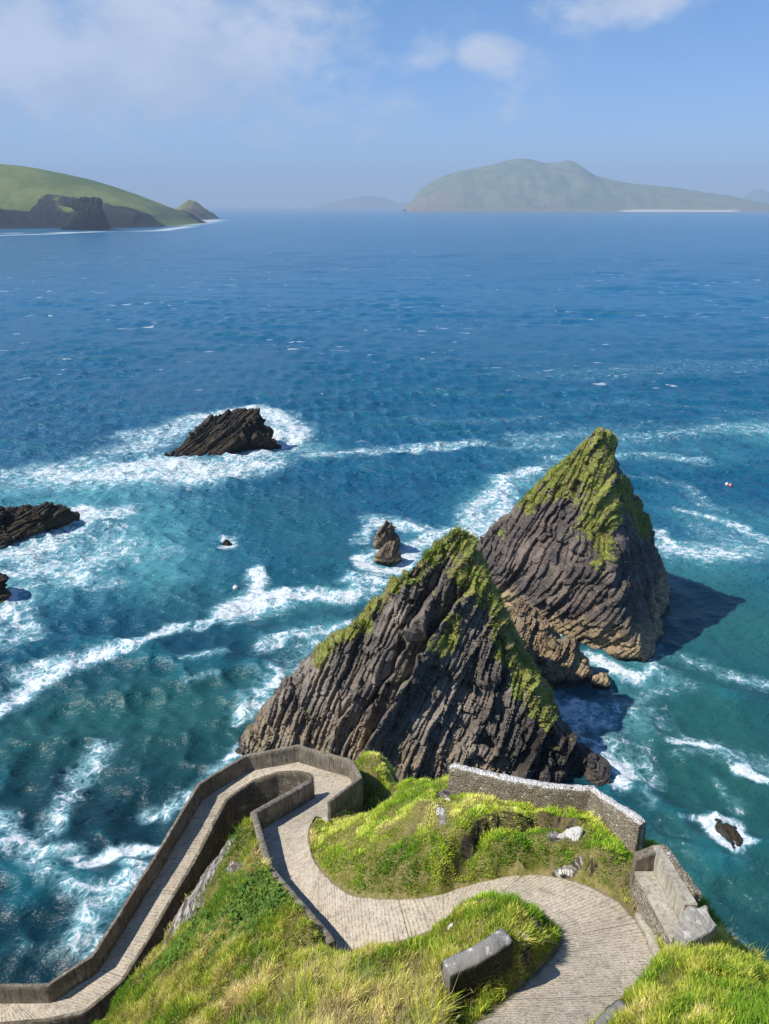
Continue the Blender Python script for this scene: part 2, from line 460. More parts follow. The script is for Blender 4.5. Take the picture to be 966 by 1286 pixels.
# ramp retaining wall with kerb top
rampI = [PI_[24]+[0, 0, 0]]+list(PI_[25:])
sR = -sgn_for(rampI, PO[24+len(rampI)//2])
rw = link('retaining_wall', wall_mesh('retaining_wall', rampI, sR, .14, .04, 6.5, .3, rough=.02, bevel=.01), M_ret)
tag(rw, 'tall coursed retaining wall with a narrow kerb holding up the inner edge of the ramp', 'wall')

# ------------------------------------------------------------------ TERRAIN (headland)
T = []
def tp(*a):
    for px, py, z in a: T.append(pz(px, py, z))
def tw(*a):
    for x, y, z in a: T.append(np.array([x, y, z], float))
# path edges of the upper path
for i in range(0, len(So), 3):
    k = Sk[i]
    if k < 21.2: T.append(So[i])
    if k < 15.5: T.append(Si[i])
# knoll between path and stone wall
tp((427,1017,19.9),(440,1022,20.3),(457,1019,20.7),(480,1006,21.8),(505,996,22.7),(522,988,23.2),(545,985,23.7),(560,980,24.0),
   (568,992,24.0),(600,1000,24.1),(632,1008,24.3),(690,1018,24.5),(737,1021,24.6),(770,1050,24.8),(798,1073,25.0),
   (415,1040,20.9),(430,1045,21.6),(450,1060,22.8),(470,1040,22.9),(500,1060,24.2),(500,1090,23.9),(520,1020,24.2),(560,1030,24.6),(560,1050,24.7),
   (600,1034,24.9),(600,1050,24.8),(640,1034,25.1),(650,1060,25.1),(700,1032,25.1),(690,1060,25.3),(730,1050,25.3),(740,1075,25.4),(770,1085,25.4),(790,1110,25.3),
   (620,1085,24.7),(660,1085,24.8),(440,1090,22.7),(550,1095,24.4),(700,1085,25.0),(780,1120,25.1),(420,1070,21.9),(470,1105,23.3))
# seaward side of the stone wall and knoll: steep drop
for px, py, z in ((411,1005,19.0),(457,1012,18.4),(480,1000,18.5),(505,990,19.2),(530,980,20.2),(565,978,22.5)):
    w = pz(px, py, z); T.append(w); 
for px, py, z in ((568,978,23.2),(600,986,23.4),(650,996,23.5),(700,1003,23.7),(740,1006,23.8),(775,1030,24.0),(812,1058,24.2)):
    T.append(pz(px, py, z))
# bush knoll right of the hairpin
tp((440,958,18.4),(455,952,18.9),(470,954,19.0),(485,962,18.6),(495,975,17.9),(498,990,17.2),(480,985,18.4),(462,980,18.7),(470,1000,17.4))
# cliff foot beyond (seaward)
tw((-8,44,-4),(-4,44,-4),(0,41,-4),(3,39,-4),(6,36,-4),(10,34,-4),(14,32,-4),(16,29,-4),(18,25,-4),(20,20,-4),(23,14,-4),(27,6,-4),(33,-4,-4),(40,-14,-4))
tw((-1.5,34.6,14),(0.5,33.5,11),(-3,37,10))
# right hand dark slope beyond the bench
tp((818,1050,24.6),(835,1062,24.6),(850,1088,24.4),(868,1120,24.0),(888,1150,23.3),(908,1175,22.6),(930,1196,21.8),(960,1230,21.0))
tp((884,1165,25.6),(884,1182,25.8),(860,1120,25.2),(840,1085,25.3))
# bench area
tp((812,1080,25.2),(838,1195,26.2),(860,1192,26.6))
# bottom right mound
tp((822,1206,26.0),(845,1196,26.8),(870,1190,27.2),(895,1191,27.3),(925,1203,27.1),(966,1227,26.9),(1010,1255,26.8),(850,1230,28.0),(900,1240,28.4),
   (950,1260,28.8),(990,1286,29.2),(800,1240,26.5),(785,1252,26.9),(800,1270,27.9),(762,1266,26.8),(770,1290,28.0),(850,1275,29.4),(910,1290,30.0),(750,1300,27.8))
# ground round the inner mound (z along the inner path edge is already in)
tp((600,1127,25.0),(575,1145,24.5),(625,1133,25.4),(648,1140,25.7),(668,1152,25.9),(688,1168,25.8),(695,1178,25.8),(685,1200,26.1),(620,1155,26.2),(600,1170,26.0),
   (575,1180,25.6),(650,1165,26.4),(664,1180,26.5),(640,1170,27.2),(610,1190,27.2),(590,1200,26.9),(570,1203,26.3),(628,1238,26.0),(605,1250,26.0),(580,1262,26.0),(655,1215,26.0),(560,1192,25.3),(540,1185,24.8),(520,1195,24.5),(490,1200,24.0),(460,1200,23.5),
   (520,1215,24.8),(545,1215,25.2),(560,1222,26.5),(552,1236,26.3),(540,1226,25.4),(566,1245,26.4),(500,1225,24.9),(460,1220,24.3),(430,1208,22.9),(424,1200,22.4),(663,1195,26.3),(668,1205,26.0))
# foreground bank left of the inner parapet
tp((313,1024,21.0),(316,1045,21.4),(324,1075,22.0),(332,1098,22.4),(362,1138,22.8),(392,1168,23.1),(410,1192,23.3),
   (300,1042,20.6),(290,1062,20.4),(300,1080,20.8),(310,1110,21.6),(280,1100,20.4),(262,1118,19.8),(290,1135,21.2),(330,1150,22.4),
   (283,1058,19.8),(262,1083,19.0),(240,1122,18.1),(222,1150,17.7),(203,1178,17.6),(175,1212,17.6),(150,1242,17.5),(120,1284,17.3),(90,1320,17),
   (260,1160,20.2),(230,1190,19.4),(200,1222,19.0),(180,1260,19.2),(250,1210,20.8),(300,1190,22.6),(160,1295,19.2),(220,1270,21.2),(280,1250,22.8),
   (350,1200,23.6),(400,1225,24.6),(340,1250,24.6),(300,1290,24.6),(220,1310,22.5),(440,1245,25.5),(400,1270,26.0),(500,1250,25.6),(500,1290,27.2),(450,1290,27.0),
   (550,1258,25.6),(585,1268,26.3),(570,1290,27.2),(610,1275,26.5),(620,1300,27.3),(380,1300,26.5),(530,1240,25.0))
# gully beside the ramp, ground under the ramp
for i in range(0, len(So), 4):
    k = Sk[i]
    if k > 24.3:
        c_ = (So[i]+Si[i])/2
        T.append(np.array([c_[0], c_[1], c_[2]-5.5]))
        d = Si[i]-So[i]; d /= np.linalg.norm(d)
        T.append(np.array([Si[i][0]+d[0]*.5, Si[i][1]+d[1]*.5, Si[i][2]-(5.8 if k > 28.6 else 3.4)]))
for i in range(0, len(So), 6):
    k = Sk[i]
    if k > 21.5:
        d = So[i]-Si[i]; d[2] = 0; d /= np.linalg.norm(d)
        e = So[i]+d*.45
        if k > 25.5:
            T.append(np.array([e[0], e[1], So[i][2]-1.2])); f = So[i]+d*4.2; T.append(np.array([f[0], f[1], -4.]))
        else:
            T.append(np.array([e[0], e[1], So[i][2]-2.2]))
# pit inside the hairpin
tp((372,984,18.3),(350,990,16.0),(330,1000,15.2),(382,976,18.6))
# up to the viewpoint and away
tw((-4,8,31.5),(0,8,31.8),(4,8,32.3),(9,8,33),(14,8,32),(-9,9,28),(-3,4,37),(3,4,37.5),(9,4,37.5),(0,1.6,41.6),(5,1.5,42),(-6,3,36),(0,-.6,43.3),(6,-1,43.4),(-7,-1,42),(12,1,40),
   (0,-6,43.6),(-10,-6,41),(12,-6,43),(20,-6,38),(0,-30,46),(-20,-30,40),(25,-30,43),(-14,9,20),(-13,4,25),(-18,-2,24),(18,9,27),(20,2,30),(26,-8,30),
   (-22,6,12),(-26,-4,16),(-20,14,9),(-17,17.5,9),(-34,6,-4),(-36,-8,-4),(-30,15,-4),(-40,-30,-4),(50,-30,-4),(17,13.5,22),(15.5,16,22.5))
T = np.array(T)
x0, x1, y0, y1 = -34., 36., -26., 46.
RES = .14
gx = np.arange(x0, x1+RES, RES); gy = np.arange(y0, y1+RES, RES)
tw2 = [(x0-30, y0-30, -4), (x1+30, y0-30, -4), (x1+30, y1+30, -5), (x0-30, y1+30, -5), (0, y1+20, -5), (x0-20, 20, -5), (x1+20, 20, -5)]
TA = np.vstack([T, np.array(tw2, float)])
key = np.round(TA[:, :2]/.12); _, ui = np.unique(key, axis=0, return_index=True); TA = TA[np.sort(ui)]
res = geometry.delaunay_2d_cdt([Vector((p[0], p[1])) for p in TA], [], [], 0, 1e-5)
tv = [Vector((v[0], v[1], TA[o[0]][2])) for v, o in zip(res[0], res[3])]
bvh = BVHTree.FromPolygons(tv, [tuple(f) for f in res[2]])
pb = BVHTree.FromPolygons([Vector(v) for v in PV.reshape(-1, 3)], [tuple(int(a) for a in f) for f in path_tris])
nxg, nyg = len(gx), len(gy)
Z = np.full((nyg, nxg), -5.); ZP = np.full((nyg, nxg), np.nan)
dn = Vector((0, 0, -1))
pxmin, pxmax = PV[..., 0].min()-.3, PV[..., 0].max()+.3; pymin, pymax = PV[..., 1].min()-.3, PV[..., 1].max()+.3
for j, y in enumerate(gy):
    for i, x in enumerate(gx):
        h = bvh.ray_cast(Vector((x, y, 200)), dn)
        if h[0]: Z[j, i] = h[0].z
        if pxmin < x < pxmax and pymin < y < pymax:
            h = pb.ray_cast(Vector((x, y, 200)), dn)
            if h[0]: ZP[j, i] = h[0].z
def blur(A, n=1):
    for _ in range(n):
        B = np.pad(A, 1, mode='edge')
        A = (B[:-2, 1:-1]+B[2:, 1:-1]+B[1:-1, :-2]+B[1:-1, 2:]+4*A)/8
    return A
GX, GY = np.meshgrid(gx, gy)
KN = pz(468,978,18.3); dk = np.hypot((GX-KN[0])/1.0, (GY-KN[1])/1.25)
inside = ~np.isnan(ZP)
near = blur(inside.astype(float), 8)
nearw = np.clip(near*3, 0, 1)
Z0 = Z.copy(); Zs = blur(Z, 8); Z = Z*(nearw)+Zs*(1-nearw)
Z = np.where(dk < 2.6, np.maximum(Z, 19.5-.9*dk**2-.5*dk**4*.3), Z)
steep = np.hypot(*np.gradient(Z, RES))
cl = sstep(1.4, 3., steep)
nfade = (1-nearw)
Z = Z+nfade*(.34*fbm(GX*.55, GY*.55, oct=3, seed=1)+.20*fbm(GX*1.6, GY*1.6, oct=3, seed=2)+.07*fbm(GX*4.5, GY*4.5, oct=2, seed=8))
Z = Z+cl*nfade*.8*ridged(GX*.9+Z*.3, GY*.9+Z*.3, Z*.8, oct=3, seed=4)*.5
# terracette on the knoll: a broken ledge with earth showing
led = np.array([pz(a, b, 24.9)[:2] for a, b in ((590,1052),(600,1040),(625,1034),(660,1031),(700,1030),(722,1040))])
dl, _ = seg_dist(GX, GY, led)
below = GY < np.interp(GX, led[:, 0], led[:, 1])
Z = Z+np.where(below, -.5, .15)*np.exp(-(dl/.45)**2)*nfade
# hidden hollow at the end of the short wall
Z[inside] = np.minimum(Z[inside], (ZP[inside]-.10))
grown = blur(inside.astype(float), 1)
ring = (grown > .01) & ~inside
# keep the ring next to the path from burying it
ZPf = np.where(inside, ZP, 0); wsum = inside.astype(float)
for _ in range(3): ZPf = blur(ZPf); wsum = blur(wsum)
ZPn = np.where(wsum > 1e-3, ZPf/np.maximum(wsum, 1e-3), 1e3)
rr = (wsum > .02) & ~inside & (Z < ZPn+3) & (Z > ZPn-3)
Z = np.where(rr & (Z > ZPn+.12), ZPn+.12+(Z-ZPn-.12)*.5, Z)

# masks
def stroke(pts, rad, z):
    q = [pz(a, b, zz) for (a, b), zz in zip(pts, z if hasattr(z, '__len__') else [z]*len(pts))]
    d, _ = seg_dist(GX, GY, [w[:2] for w in q]); return np.exp(-(d/rad)**2)
gzy, gzx = np.gradient(Z, RES)
slope = np.hypot(gzx, gzy)
rock = sstep(2.0, 3.2, slope)*.9
rockp = np.maximum.reduce([1.15*stroke([(232,1145),(250,1115),(268,1090),(288,1072)], .95, 19.0), 1.0*stroke([(290,1085),(300,1100)], .35, 20.6), stroke([(222,1158),(232,1145)], .5, 17.8)])
rockp = np.maximum(rockp, 1.1*stroke([(698,1048),(724,1050)], .32, 25.1)); rockp = np.maximum(rockp, .9*stroke([(702,1080),(728,1082)], .2, 25.0))
rockp = np.maximum(rockp, 1.0*stroke([(553,1018),(556,1040)], .2, 24.5)); rockp = np.maximum(rockp, .9*stroke([(655,1150),(680,1158)], .3, 25.9))
rockp = np.maximum(rockp, 1.2*stroke([(556,1000),(566,990)], .22, 24.0)); 
rock = np.maximum(rock, rockp)
rock = np.maximum(rock, .9*sstep(0, 1, (GX > 12.)*sstep(24.3, 23., Z)*sstep(.9, 1.6, slope)))
soil = np.maximum.reduce([(.4+.9*fbm(GX*1.5, GY*1.5, oct=2, seed=31))*np.exp(-(dl/.2)**2), .7*stroke([(770,1085),(785,1110),(800,1140)], .3, 25.2), .7*stroke([(545,1205),(530,1210)], .35, 24.9),
                          .8*stroke([(770,1128),(798,1146)], .16, 25.0), .55*sstep(.62, .8, fbm(GX*1.6, GY*1.6, oct=4, seed=21)*1.6),
                          .8*stroke([(505,1060),(520,1035),(555,1010)], .15, 24.4), .8*stroke([(420,1195),(440,1208)], .35, 23)])
flat = lambda a: a.ravel()
Vt = np.stack([flat(GX), flat(GY), flat(Z)], 1)
me = mesh_np('headland', Vt, grid_faces(nxg, nyg))
fattr(me, 'rock', flat(rock)); fattr(me, 'soil', flat(soil)); fattr(me, 'pale', flat(np.clip(rockp*1.4, 0, 1)))
headland = link('headland', me, M_ground, smooth=True); tag(headland, kind='structure')

def gsample(A, x, y):
    fx = np.clip((x-gx[0])/RES, 0, nxg-2); fy = np.clip((y-gy[0])/RES, 0, nyg-2)
    i = fx.astype(int); j = fy.astype(int); u = fx-i; v = fy-j
    return A[j, i]*(1-u)*(1-v)+A[j, i+1]*u*(1-v)+A[j+1, i]*(1-u)*v+A[j+1, i+1]*u*v
def blades(name, pos, nrm, h, w, col, lean=.6, wind=(.1, .02)):
    n = len(pos)
    a = RNG.uniform(0, 2*np.pi, n); side = np.stack([np.cos(a), np.sin(a), np.zeros(n)], 1)
    up = np.array([0, 0, 1.])*.75+nrm*.5
    up = up+np.stack([RNG.normal(wind[0], lean, n), RNG.normal(wind[1], lean, n), np.zeros(n)], 1)*.6
    up /= np.linalg.norm(up, axis=1)[:, None]
    tip = pos+up*h[:, None]
    base = pos-nrm*.04
    mid = pos+up*h[:, None]*.55+side*0
    tip = tip+np.stack([RNG.normal(wind[0], .3, n), RNG.normal(wind[1], .3, n), -np.abs(RNG.normal(.1, .2, n))], 1)*h[:, None]*.5
    V = np.stack([base-side*w[:, None]/2, base+side*w[:, None]/2, mid+side*w[:, None]*.4, mid-side*w[:, None]*.4, tip], 1).reshape(-1, 3)
    b = np.arange(n)[:, None]*5
    Fc = np.concatenate([b+[0, 1, 2], b+[0, 2, 3], b+[3, 2, 4]])
    me = mesh_np(name, V, Fc)
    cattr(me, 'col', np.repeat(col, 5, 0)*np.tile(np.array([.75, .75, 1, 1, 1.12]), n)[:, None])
    return me
def grass_color(x, y, z, n, bias=0):
    g1 = fbm(x*.45, y*.45, z*.2, oct=3, seed=51); g2 = fbm(x*1.6, y*1.6, z*.6, oct=3, seed=52)
    q = np.clip(.42+1.0*g1+.6*g2+RNG.normal(0, .20, n)+bias, 0, 1)[:, None]
    lush = np.array([.17, .31, .022]); mid = np.array([.52, .54, .06]); straw = np.array([.82, .67, .30])
    c = np.where(q < .5, lush+(mid-lush)*q*2, mid+(straw-mid)*(q-.5)*2)
    return c*RNG.uniform(.7, 1.25, (n, 1))
# scatter
NB = 560000
xs = RNG.uniform(-17, 17, NB*3); ys = RNG.uniform(9, 34, NB*3)
zs = gsample(Z, xs, ys)
qx, qy = proj(np.stack([xs, ys, zs], 1))
ins = gsample(inside.astype(float), xs, ys); rk = gsample(rock, xs, ys); so = gsample(soil, xs, ys); sl = gsample(slope, xs, ys)
nbr = gsample(wsum, xs, ys)
vis = (qx > -140) & (qx < 1100) & (qy > 860) & (qy < 1420) & (zs > 11) & (ins < .02)
patch = sstep(-.35, .1, fbm(xs*1.3, ys*1.3, oct=3, seed=61))
pr = np.clip(1-1.15*rk, 0, 1)*np.clip(1-.6*so, 0, 1)*(.6+.4*patch)*np.clip(np.sqrt(1+sl**2)/1.8, .4, 1.3)
# no grass under walls or the bench
def near_wall(P, sgn, thick, marg=.03):
    P = np.asarray(P); d, _ = seg_dist(xs, ys, P[:, :2])
    return d < thick+marg
benchpoly = [pz(*a)[:2] for a in ((790,1100,25.2),(826,1066,26.7),(884,1150,26.7),(884,1190,26.4),(838,1205,25.2),(800,1150,25.))]
def inpoly(x, y, poly):
    r = np.zeros(x.shape, bool); j = len(poly)-1
    for i in range(len(poly)):
        xi, yi = poly[i]; xj, yj = poly[j]
        r ^= ((yi > y) != (yj > y)) & (x < (xj-xi)*(y-yi)/(yj-yi+1e-12)+xi); j = i
    return r
vis &= ~inpoly(xs, ys, benchpoly)
stoneW_base = [pz(563,990,24.0), pz(600,999.5,24.1), pz(640,1009,24.25), pz(690,1018,24.45), pz(738,1022,24.6), pz(797,1074,24.95)]
vis &= ~near_wall(stoneW_base, 1, .12)
keep = vis & (RNG.uniform(0, 1, len(xs)) < pr)
idx = np.flatnonzero(keep)[:NB]
xs, ys, zs = xs[idx], ys[idx], zs[idx]; n = len(idx)
gnx, gny = gsample(gzx, xs, ys), gsample(gzy, xs, ys)
nr = np.stack([-gnx, -gny, np.ones(n)], 1); nr /= np.linalg.norm(nr, axis=1)[:, None]
px_, py_ = proj(np.stack([xs, ys, zs], 1))
# strawier at the bottom of the frame, short turf on the knoll
fore = sstep(1195, 1260, py_)*sstep(620, 520, px_)*sstep(250, 380, px_)
knoll = (px_ > 395)*(py_ < 1135)
hgt = RNG.uniform(.10, .26, n)*(1+.75*fore)*np.where(knoll, .62, 1.)*(1+.5*fbm(xs*.8, ys*.8, oct=2, seed=71))
tn_ = fbm(xs*2.3, ys*2.3, oct=3, seed=77)
hgt *= .5+1.15*sstep(-.25, .45, tn_)
hgt *= np.clip(.6+.4*(1-np.clip(gsample(near, xs, ys)*2.2, 0, 1)), .3, 1)
lushpatch = np.exp(-(((px_-560)/50)**2+((py_-1275)/25)**2))+np.exp(-(((px_-470)/60)**2+((py_-1070)/30)**2))
col = grass_color(xs, ys, zs, n, .0+.42*fore-.32*lushpatch-.04)*(.72+.5*sstep(-.3, .35, tn_))[:, None]
tall = RNG.uniform(0, 1, n) < .04*fore+.004
hgt = np.where(tall, hgt*2.1+.12, hgt)
col = np.where(tall[:, None], np.array([.46, .38, .20])*RNG.uniform(.8, 1.2, (n, 1)), col)
col = np.where(knoll[:, None] > 0, col*np.array([1.12, 1.28, 1.0]), col)
w = RNG.uniform(.014, .032, n)*np.where(tall, .6, 1)
print('blades', n)
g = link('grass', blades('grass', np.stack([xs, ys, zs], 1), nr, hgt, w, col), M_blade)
tag(g, 'bright green and straw coloured grass covering the cliff banks beside the path', 'grass', kind='stuff')

# leafy ground cover (broad leaves) on the bank below the inner parapet, and on the mound
def leafpatch(name, cen, n, label, size=(.07, .15)):
    ps = []
    for (px, py, z, rx, ry, m) in cen:
        c = pz(px, py, z)
        k = int(n*m)
        x = c[0]+RNG.normal(0, rx, k); y = c[1]+RNG.normal(0, ry, k); ps.append(np.stack([x, y, gsample(Z, x, y)], 1))
    p = np.vstack(ps); n = len(p)
    ok = gsample(inside.astype(float), p[:, 0], p[:, 1]) < .02; p = p[ok]; n = len(p)
    p[:, 2] += RNG.uniform(.05, .30, n)
    a = RNG.uniform(0, 2*np.pi, n); s = RNG.uniform(*size, n)
    til = RNG.normal(0, .45, (n, 2))
    N = np.stack([til[:, 0]-.25, til[:, 1]-.35, np.ones(n)], 1); N /= np.linalg.norm(N, axis=1)[:, None]
    U = np.stack([np.cos(a), np.sin(a), np.zeros(n)], 1); U -= N*(U*N).sum(1)[:, None]; U /= np.linalg.norm(U, axis=1)[:, None]
    W = np.cross(N, U)
    s = s[:, None]
    V = np.stack([p-U*s*.5, p-U*s*.15+W*s*.42, p+U*s*.3+W*s*.3, p+U*s*.6, p+U*s*.3-W*s*.3, p-U*s*.15-W*s*.42], 1).reshape(-1, 3)
    b = np.arange(n)[:, None]*6
    me = mesh_np(name, V, b+np.arange(6))
    q = RNG.uniform(0, 1, (n, 1))
    c = np.array([.05, .12, .012])*(1-q)+np.array([.16, .27, .03])*q
    cattr(me, 'col', np.repeat(c, 6, 0))
    o = link(name, me, M_blade); tag(o, label, 'ground cover', kind='stuff')
leafpatch('leafy_ground_cover', [(300,1135,21.4,.75,.55,1.),(255,1165,20.3,.6,.4,.6),(345,1128,22.5,.3,.3,.35),(215,1205,19.2,.4,.3,.3),(300,1165,22,.5,.35,.3)], 1100, 'broad glossy green leaves growing in a patch below the inner parapet')

# seed heads near the camera: tall single stalks
M_stalk = plain('dry_stalk', (.45, .36, .2), .8, 20, .2, .1)
for i, (px, py, z) in enumerate(((556,1284,27.3),(566,1286,27.3),(640,1300,27.7),(660,1302,27.8),(686,1304,27.9),(702,1300,27.9),(628,1298,27.6),(488,1288,27.2),(452,1290,27.1))):
    b_ = pz(px, py, z); b_[2] = min(b_[2], float(gsample(Z, b_[:1], b_[1:2])[0])); rt = empty('grass_stalk', tuple(b_)); tag(rt, 'tall dry flowering grass stalk standing above the turf at the bottom of the picture', 'plant', 'flowering grass stalks')
    hh = .75+.35*((i*37) % 10)/10; lx, ly = .10*math.sin(i*1.7), .06*math.cos(i*2.3)
    for nm, f0, f1, r0, r1 in (('stem', 0, .85, .007, .005), ('seed_head', .82, 1., .022, .004)):
        bm = bmesh.new(); ring = []
        for k in range(9):
            f = k/8; g_ = f0+(f1-f0)*f; r_ = r0+(r1-r0)*f if nm == 'stem' else .022*math.sin(math.pi*min(.96, f*.9+.08))+.003
            c_ = Vector((b_[0]+lx*g_*g_*hh*2, b_[1]+ly*g_*g_*hh*2, b_[2]+g_*hh)); ring.append([bm.verts.new(c_+Vector((math.cos(a_)*r_, math.sin(a_)*r_, 0))) for a_ in (0, 1.26, 2.51, 3.77, 5.03)])
        for q0, q1 in zip(ring[:-1], ring[1:]):
            for k in range(5): bm.faces.new((q0[k], q0[(k+1) % 5], q1[(k+1) % 5], q1[k]))
        bm.faces.new(ring[-1]); me = bpy.data.meshes.new(nm); bm.to_mesh(me); bm.free(); link(nm, me, M_stalk, rt)
pts = [(550,1292,27.3),(562,1290,27.2),(672,1300,27.6),(690,1296,27.6),(655,1310,27.7),(640,1302,27.5),(500,1290,27.2),(480,1285,27.0),(700,1310,28),(520,1300,27.4)]

# ------------------------------------------------------------------ stone wall, bench, kerb, short walls
sW = 1 if sgn_for(stoneW_base, np.array([8., 60., 0])) > 0 else -1
hW = lambda f: np.interp(f, [0, .02, .55, .72, .97, 1], [.95, 1.05, 1.0, 1.05, 1.35, 1.3])
me = wall_mesh('stone_wall', stoneW_base, sW, .34, 1.1, 1.6, .5, step=.09, rough=.05, bevel=.04, round_top=.03, height_fn=lambda f: hW(f))
sw = link('stone_wall', me, M_stone); tag(sw, 'rubble stone wall with a white lichen coping on the seaward edge of the knoll', 'wall')

shortW = [pz(566,1226,27.25), pz(585,1217,27.3), pz(606,1207,27.4), pz(628,1194,27.45), pz(645,1181,27.4)]
shortW = [np.array([p[0], p[1], p[2]-1.5]) for p in shortW]
sS = -sgn_for(shortW, np.array([0, 0, 0.]))   # body away from viewer side
me = wall_mesh('short_wall', shortW, sS, .50, 1.5, 1.0, .6, step=.08, rough=.035, bevel=.05, round_top=.06, seed=13)
o = link('short_wall', me, M_mossy_shade); tag(o, 'short curved dark stone wall with pale lichen spots on top of the grassy mound', 'wall')
lowW = [pz(742,1289,27.9), pz(757,1270,27.75), pz(776,1254,27.6)]
lowW = [np.array([p[0], p[1], p[2]-.7]) for p in lowW]
sL = -sgn_for(lowW, pz(700,1260,26))
me = wall_mesh('low_wall', lowW, sL, .36, .7, .8, .6, step=.08, rough=.05, bevel=.05, round_top=.03, seed=23)
o = link('low_wall', me, M_mossy_shade); tag(o, 'low stone wall end poking out of the grass at the near right edge of the path', 'wall')

# kerb by the bench
kp = [pz(797,1150,25.0), pz(809,1170,25.2), pz(823,1204,25.65)]
me = wall_mesh('kerb', kp, -sgn_for(kp, pz(700,1170,25)), .3, .14, .3, .1, step=.15, rough=.012, bevel=.02)
o = link('kerb', me, M_conc_pale); tag(o, 'raised concrete kerb step at the foot of the rubble seat wall', 'kerb')

# bench
def prism(name, poly_top, bottom, rough=.0, step=.12, bev=.02):
    """solid from a polygon of top points (own z each) down by bottom (absolute drop)"""
    bm = bmesh.new()
    tops = [bm.verts.new(p) for p in poly_top]
    bots = [bm.verts.new((p[0], p[1], p[2]-b)) for p, b in zip(poly_top, bottom if hasattr(bottom, '__len__') else [bottom]*len(poly_top))]
    bm.faces.new(tops); bm.faces.new(bots[::-1])
    k = len(tops)
    for i in range(k): bm.faces.new([tops[i], bots[i], bots[(i+1) % k], tops[(i+1) % k]])
    bmesh.ops.recalc_face_normals(bm, faces=bm.faces)
    bmesh.ops.bevel(bm, geom=[e for e in bm.edges], offset=bev, segments=2, affect='EDGES')
    for _ in range(8):
        es = [e for e in bm.edges if e.calc_length() > step*2]
        if not es or len(bm.faces) > 6000: break
        bmesh.ops.subdivide_edges(bm, edges=es, cuts=1, use_grid_fill=True)
    bmesh.ops.triangulate(bm, faces=[f for f in bm.faces if len(f.verts) > 4])
    me = bpy.data.meshes.new(name); bm.to_mesh(me); bm.free()
    if rough:
        V = verts_of(me); s = 6.
        V += rough*np.stack([fbm(V[:, 0]*s, V[:, 1]*s, V[:, 2]*s, 3+0, seed=k_) if False else fbm(V[:, 0]*s, V[:, 1]*s, V[:, 2]*s, oct=3, seed=k_) for k_ in (1, 2, 3)], 1)
        set_verts(me, V)
    fattr(me, 'cap', np.zeros(len(me.vertices)))
    return me
seat_a, seat_b, seat_c, seat_d = pz(798,1093.5,26.05), pz(820.7,1093.5,26.05), pz(855,1158.5,26.3), pz(845.5,1182,26.35)
bench = empty('stone_bench', (float(seat_a[0]), float(seat_a[1]), 25.2)); tag(bench, 'long concrete seat recess on a rubble base with a back wall above the sea', 'bench')
def horiz(a, b):
    v = (b-a); v[2] = 0; return v/np.linalg.norm(v)
along = horiz(seat_b, seat_c); outw = np.array([-along[1], along[0], 0]); 
if outw[0] < 0: outw = -outw
U = np.array([0, 0, 1.])
link('seat', prism('seat', [seat_a-outw*.03, seat_b, seat_c, seat_d-outw*.03], .12, .008), M_conc_pale, bench)
link('base', prism('base', [seat_a-U*.123, seat_b-U*.123+outw*.3, seat_c-U*.123+outw*.3, seat_d-U*.123], 1.5, .07, .1), M_rubble, bench)
bt = .68
b0 = seat_b-along*.35; c0 = seat_c+along*.0
link('backrest', prism('backrest', [b0+U*bt, b0+U*bt+outw*.26, c0+outw*.40+U*bt, c0+U*bt], 1.9, .02), M_conc_pale, bench)
link('coping', prism('coping', [b0+outw*.262+U*(bt+.015), b0+outw*.48+U*(bt-.02), c0-along*.35+outw*.66+U*(bt-.02), c0-along*.35+outw*.402+U*(bt+.015)], 1.9, .045, .08), M_stone, bench)
e0 = seat_a-along*.30
link('end_wall', prism('end_wall', [e0+U*.42, b0+U*(bt-.01), seat_b-along*.02+U*(bt-.01), seat_a-along*.02+U*.42], 1.9, .02), M_conc, bench)
link('end_block', prism('end_block', [seat_d+U*.40-outw*.02-along*.0, seat_c+outw*.02+U*.62+along*.02, seat_c+outw*.66+U*.62, seat_c+outw*.66+along*.62+U*.56, seat_d+along*.50+U*.38], 1.9, .09, .09), stone_mat('grey_end_stone', (.30, .28, .25), (.38, .35, .31), (.22, .20, .17), 9., False, .2), bench)

# ------------------------------------------------------------------ ROCKS
def hull_obj(hulls, voxel):
    bm = bmesh.new()
    for pts in hulls:
        b2 = bmesh.new()
        for p in pts: b2.verts.new(tuple(float(v) for v in p))
        bmesh.ops.convex_hull(b2, input=b2.verts)
        for v in [v for v in b2.verts if not v.link_faces]: b2.verts.remove(v)
        tm = bpy.data.meshes.new('t'); b2.to_mesh(tm); b2.free(); bm.from_mesh(tm); bpy.data.meshes.remove(tm)
    bmesh.ops.recalc_face_normals(bm, faces=bm.faces)
    me = bpy.data.meshes.new('hull'); bm.to_mesh(me); bm.free()
    o = bpy.data.objects.new('hull', me); COL.objects.link(o)
    m = o.modifiers.new('r', 'REMESH'); m.mode = 'VOXEL'; m.voxel_size = voxel
    dg = bpy.context.evaluated_depsgraph_get(); dg.update()
    out = bpy.data.meshes.new_from_object(o.evaluated_get(dg))
    bpy.data.objects.remove(o); bpy.data.meshes.remove(me)
    return out
def smooth_mesh(me, it):
    e = np.empty(len(me.edges)*2, np.int32); me.edges.foreach_get('vertices', e); e = e.reshape(-1, 2)
    V = verts_of(me); n = len(V)
    deg = np.bincount(e.ravel(), minlength=n).astype(float)
    for _ in range(it):
        S = np.stack([np.bincount(e[:, 0], V[e[:, 1], k], n)+np.bincount(e[:, 1], V[e[:, 0], k], n) for k in range(3)], 1)
        V = .5*V+.5*S/np.maximum(deg, 1)[:, None]
    set_verts(me, V)
